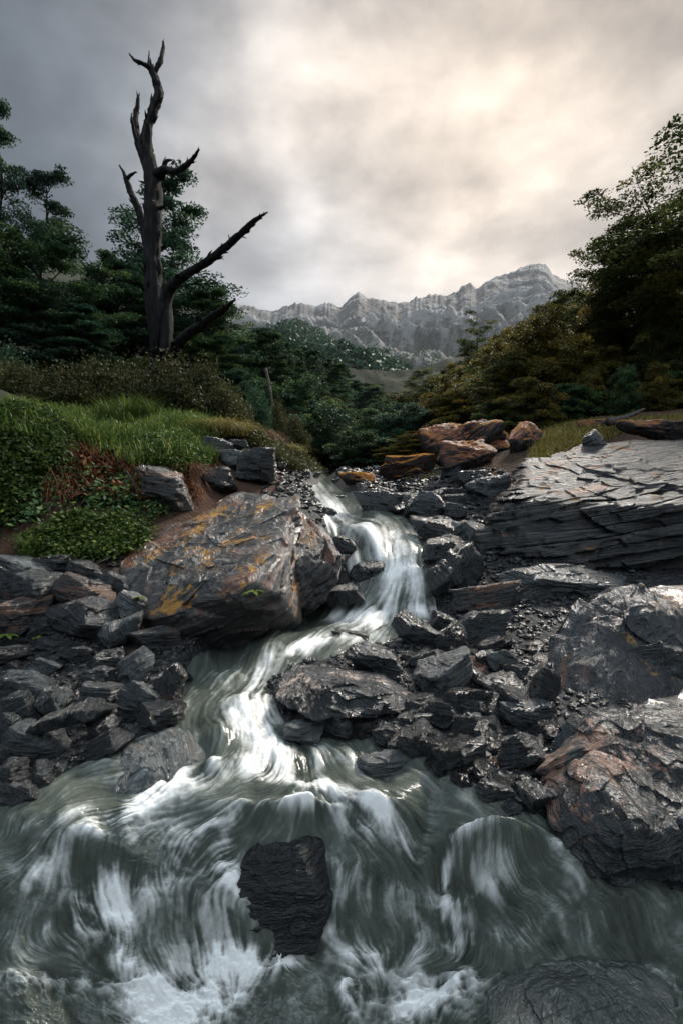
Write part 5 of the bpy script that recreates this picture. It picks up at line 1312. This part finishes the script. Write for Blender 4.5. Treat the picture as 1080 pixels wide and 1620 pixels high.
# hanging rusty fronds
mb = MB(); r = np.random.default_rng(5)
for pl, n in (([(95, 688), (200, 708), (235, 716), (230, 735), (160, 725), (95, 712)], 1600), ([(300, 715), (345, 720), (320, 800), (300, 790)], 500), ([(200, 728), (290, 760), (280, 775), (200, 750)], 500), ([(215, 870), (240, 940), (230, 1000), (215, 960)], 120), ([(80, 720), (150, 730), (120, 790), (80, 790)], 260)):
    p = scatter_px(pl, n, 9+n); p[:, 1] -= .05; blades(mb, p, 0.16, 0.007, 1.1, r, 4, 1.7, .45, .22)
obj('dead_fronds', mb.mesh('dead_fronds', False), M['rust_fern'], kind='stuff', label='rusty dead fronds hanging from the lip of the left bank', cat='dead fronds')

# tussocks
def tussock_mesh(seed, n=420, h=.55, w=.013, lean=1.0, dr=.9, tone=.45):
    r = np.random.default_rng(seed); mb = MB(); p = r.normal(size=(n, 3))*np.array([.07, .07, 0]); blades(mb, p, h, w, lean, r, 5, dr, tone, .2); return mb.mesh('tussock', False)
tm = [tussock_mesh(1), tussock_mesh(2, 380, .5, .012, 1.2, 1.0), tussock_mesh(3, 520, .45, .012, .8, .8)]
for m_ in tm: m_.materials.append(M['grass_dry'])
tm_r = tussock_mesh(4, 500, .5, .012, 1.3, 1.3, .4); tm_r.materials.append(M['rust_fern'])
tm_g = tussock_mesh(6, 300, .5, .012, .6, .3, .5); tm_g.materials.append(M['grass'])
for px, py, sc, me_, lab in [(352, 690, 1.0, tm[0], 'straw coloured tussock hanging over the bank behind the black boulder'), (385, 668, 1.05, tm[1], 'pale tussock right of the shrubs at the bank edge'), (372, 690, .9, tm[2], 'drooping straw tussock just above the grey boulder of the bank'),
     (416, 694, .95, tm_r, 'rusty red tussock at the right end of the left bank'), (458, 716, .8, tm[1], 'small yellow green tussock further along the bank'), (486, 724, .8, tm[0], 'farthest small tussock of the left bank'),
     (330, 655, .9, tm_g, 'green tussock beside the brown shrubs'), (205, 668, .9, tm_g, 'tall green grass clump with long blades on the sward'), (170, 666, .8, tm_g, 'smaller green grass clump left of the tall one'), (236, 664, .8, tm_g, 'green grass clump right of the tall one on the sward'),
     (48, 882, .42, tm_g, 'little bright grass tuft on top of the left stone pile'), (300, 745, .5, tm_r, 'small rusty tuft hanging beside the dark slab of the bank'), (330, 735, .6, tm_g, 'arching green tuft beside the dark slab of the bank')]:
    o = obj('tussock', me_, None, label=lab, cat='tussock'); h = land_hit(px, py); o.location = h; o.scale = (sc,)*3; o.rotation_euler = (0, 0, random.uniform(0, 6))

# shrubs of fine leaves
def shrub_mesh(seed, R=1.0, H=1.0, n=9000, leaf=.035, tone=.4):
    r = np.random.default_rng(seed); f = MB(); w = MB()
    for k in range(26):
        az = r.uniform(0, 6.28); el = r.uniform(.35, 1.5); d = np.array([math.cos(az)*math.cos(el), math.sin(az)*math.cos(el), math.sin(el)]); L = r.uniform(.75, 1.08)
        e = d*np.array([R, R, H])*L; mid = e*.5+r.normal(size=3)*.06
        v, q, t = tube([np.zeros(3), mid, e], [.022, .014, .004], 4, 0, 0, False); w.add(v, q, t)
        m = n//26; c = e*r.uniform(.55, 1.03, m)[:, None]+r.normal(size=(m, 3))*np.array([.17, .17, .13])*R
        c[:, 2] = np.maximum(c[:, 2], .02)
        v, q = leaf_quads(c, leaf, .4, r, 2.2); ct = tone+.12*r.normal(); f.add(v, q, tint=np.repeat(np.clip(ct+.2*r.normal(size=m), 0, 1), 4))
    return w.mesh('stem'), f.mesh('foliage', False)
sh = [shrub_mesh(s, 1, 1, 11000) for s in (1, 2, 3)]
for a, b in sh: a.materials.append(M['bark']); b.materials.append(M['leaf_shrub'])
def shrub(k, px, base, top, width, Y, label, mat=None, name='shrub', group=None):
    X = (px-540)/F*Y; zb = CZ+(HOR-base)/F*Y; zb = min(zb, land_at(X, Y)); H = CZ+(HOR-top)/F*Y-zb
    root = obj(name, None, label=label, cat='shrub', group=group); a, b = sh[k]
    if mat:
        b = b.copy(); b.materials.clear(); b.materials.append(M[mat])
    obj('stem', a, parent=root); obj('foliage', b, parent=root)
    root.location = (X, Y, zb); w = width/F*Y/2; root.scale = (w, w*.8, H); root.rotation_euler = (0, 0, random.uniform(0, 6))
for a in [(0, 96, 668, 592, 130, 8.0, 'low dark brown shrub at the left end of the shrub row'), (1, 150, 670, 586, 120, 8.4, 'brownish shrub second from the left in the shrub row'), (2, 205, 668, 584, 120, 8.8, 'brownish green shrub in front of the foot of the dead trunk'),
          (0, 265, 675, 580, 140, 8.2, 'largest rounded brown green shrub right under the dead trunk'), (1, 320, 680, 590, 110, 8.6, 'brown tinged shrub right of the largest rounded shrub'), (2, 352, 682, 612, 90, 9.5, 'reddish brown shrub at the right end of the shrub row'),
          (1, 30, 660, 590, 130, 8.8, 'dark shrub near the left edge behind the glossy leaves'), (0, -30, 660, 570, 130, 8.8, 'dark shrub cut by the left edge of the picture')]: shrub(*a)
shrub(1, 465, 712, 668, 60, 13, 'small grey brown shrub at the far end of the left bank', name='shrub')
shrub(2, 438, 700, 640, 50, 13.5, 'dark small shrub below the slender pale trunked beech')
shrub(0, 406, 672, 622, 54, 10.5, 'fresh blue green fern bush at the right end of the brown shrubs', 'leaf_fern', 'fern')
shrub(2, 12, 650, 560, 90, 10, 'green fern bush at the left edge under the trees', 'leaf_fern', 'fern')

# small plants growing on the boulders, a drift log, twigs
def sprig(px, py, Y, s, label):
    r = np.random.default_rng(int(px)); mb = MB(); m = 9
    az = np.linspace(0, 6.28, m, endpoint=False)+r.normal(size=m)*.3
    for a in az:
        d = np.array([math.cos(a), math.sin(a), .35]); sdv = np.array([-d[1], d[0], 0])
        L = s*r.uniform(.6, 1.1); pts = [d*L*t+np.array([0, 0, -.5*L*t*t]) for t in (0, .35, .7, 1)]; ws = [.02, .16, .12, 0.0]
        v = []
        for p_, w_ in zip(pts, ws): v += [p_-sdv*w_*L, p_+np.array([0, 0, -.05*L]), p_+sdv*w_*L]
        q = []
        for i in range(3):
            for j in range(2): q.append((3*i+j, 3*i+j+1, 3*i+4+j, 3*i+3+j))
        mb.add(np.array(v), q, tint=np.full(12, .5+.2*r.normal()))
    o = obj('small_plant', mb.mesh('small_plant'), M['leaf_bright'], label=label, cat='plant'); o.location = P(px, py, Y)
sprig(402, 936, 2.72, .075, 'small leafy plant growing from the face of the huge lichen boulder')
sprig(12, 1005, 2.75, .07, 'little green plant among the stones at the left edge')
sprig(60, 1008, 2.8, .05, 'tiny green sprout between the red patched slab and the dark cobble')
sprig(222, 945, 2.95, .06, 'green sprout at the left end of the huge lichen boulder')
def stick(pts, w, label, mat='bark_pale', name='fallen_branch', cat='branch'):
    path = [P(*p) for p in pts]; pp = smooth_path([tuple(p) for p in path], 18); mb = MB(); n = len(pp)
    v, q, t = tube(pp, [w*(1-.7*i/(n-1))*(1+.15*math.sin(i*2.1)) for i in range(n)], 9, .25, int(pts[0][0]), True, .3); mb.add(v, q, t)
    obj(name, mb.mesh(name), M[mat], label=label, cat=cat)
stick([(962, 668, 6.6), (985, 662, 6.7), (1018, 647, 6.9)], .06, 'grey broken log lying on the grassy mound on the right', name='fallen_log', cat='log')
stick([(421, 584, 14.5), (430, 630, 14.3), (441, 700, 14)], .055, 'pale bare leaning trunk in front of the dark valley beeches', 'bark_pale', 'leaning_snag', 'snag')
stick([(150, 893, 3.4), (165, 886, 3.45), (186, 877, 3.55)], .007, 'thin pale stick lying above the left stone pile')
stick([(740, 1050, 2.42), (752, 1066, 2.38), (768, 1086, 2.30), (776, 1095, 2.25)], .007, 'thin reddish twig lying among the slates of the right bar', 'bark')
stick([(200, 745, 4.2), (212, 765, 4.15), (220, 790, 4.1)], .008, 'bare reddish root hanging down the left earth bank', 'bark', 'bare_root', 'root')
stick([(395, 925, 2.73), (376, 945, 2.8), (375, 970, 2.95)], .004, 'thin dry stem hanging under the face of the huge lichen boulder', 'bark_pale', 'dry_stem', 'stem')
def leaf_obj(px, py, label):
    h = land_hit(px, py); mb = MB(); r = np.random.default_rng(3)
    v, q = leaf_quads(np.array([[0, 0, .02], [.02, .01, .025], [-.02, .0, .03]]), .045, 1.5, r); mb.add(v, q, tint=np.full(len(v), .8))
    o = obj('dead_leaf', mb.mesh('dead_leaf', False), M['rust_fern'], label=label, cat='leaf'); o.location = h+Vector((0, 0, .02))
leaf_obj(676, 1229, 'red brown dead leaves stranded right of the pale cracked flat stone')

# ------------------------------------------------------------------ haze
def haze():
    bm = bmesh.new(); bmesh.ops.create_cube(bm, size=1.0)
    for v in bm.verts: v.co = Vector((v.co.x*4400, v.co.y*3700+850, v.co.z*1100+530))
    zmin = min(v.co.z for v in bm.verts)
    for v in bm.verts:
        if v.co.z < 300: v.co.z = -3.0
    me = bpy.data.meshes.new('haze'); bm.to_mesh(me); bm.free()
    m, nt, add = new_mat('valley_haze')
    pv = add('ShaderNodeVolumePrincipled', {'Color': (0.85, 0.9, 0.95, 1), 'Density': HAZE, 'Anisotropy': 0.2})
    o = add('ShaderNodeOutputMaterial', {1: pv.outputs[0]})
    obj('haze', me, m, kind='stuff', label='thin pale mist filling the valley air', cat='haze')
HAZE = 0.00006
haze()
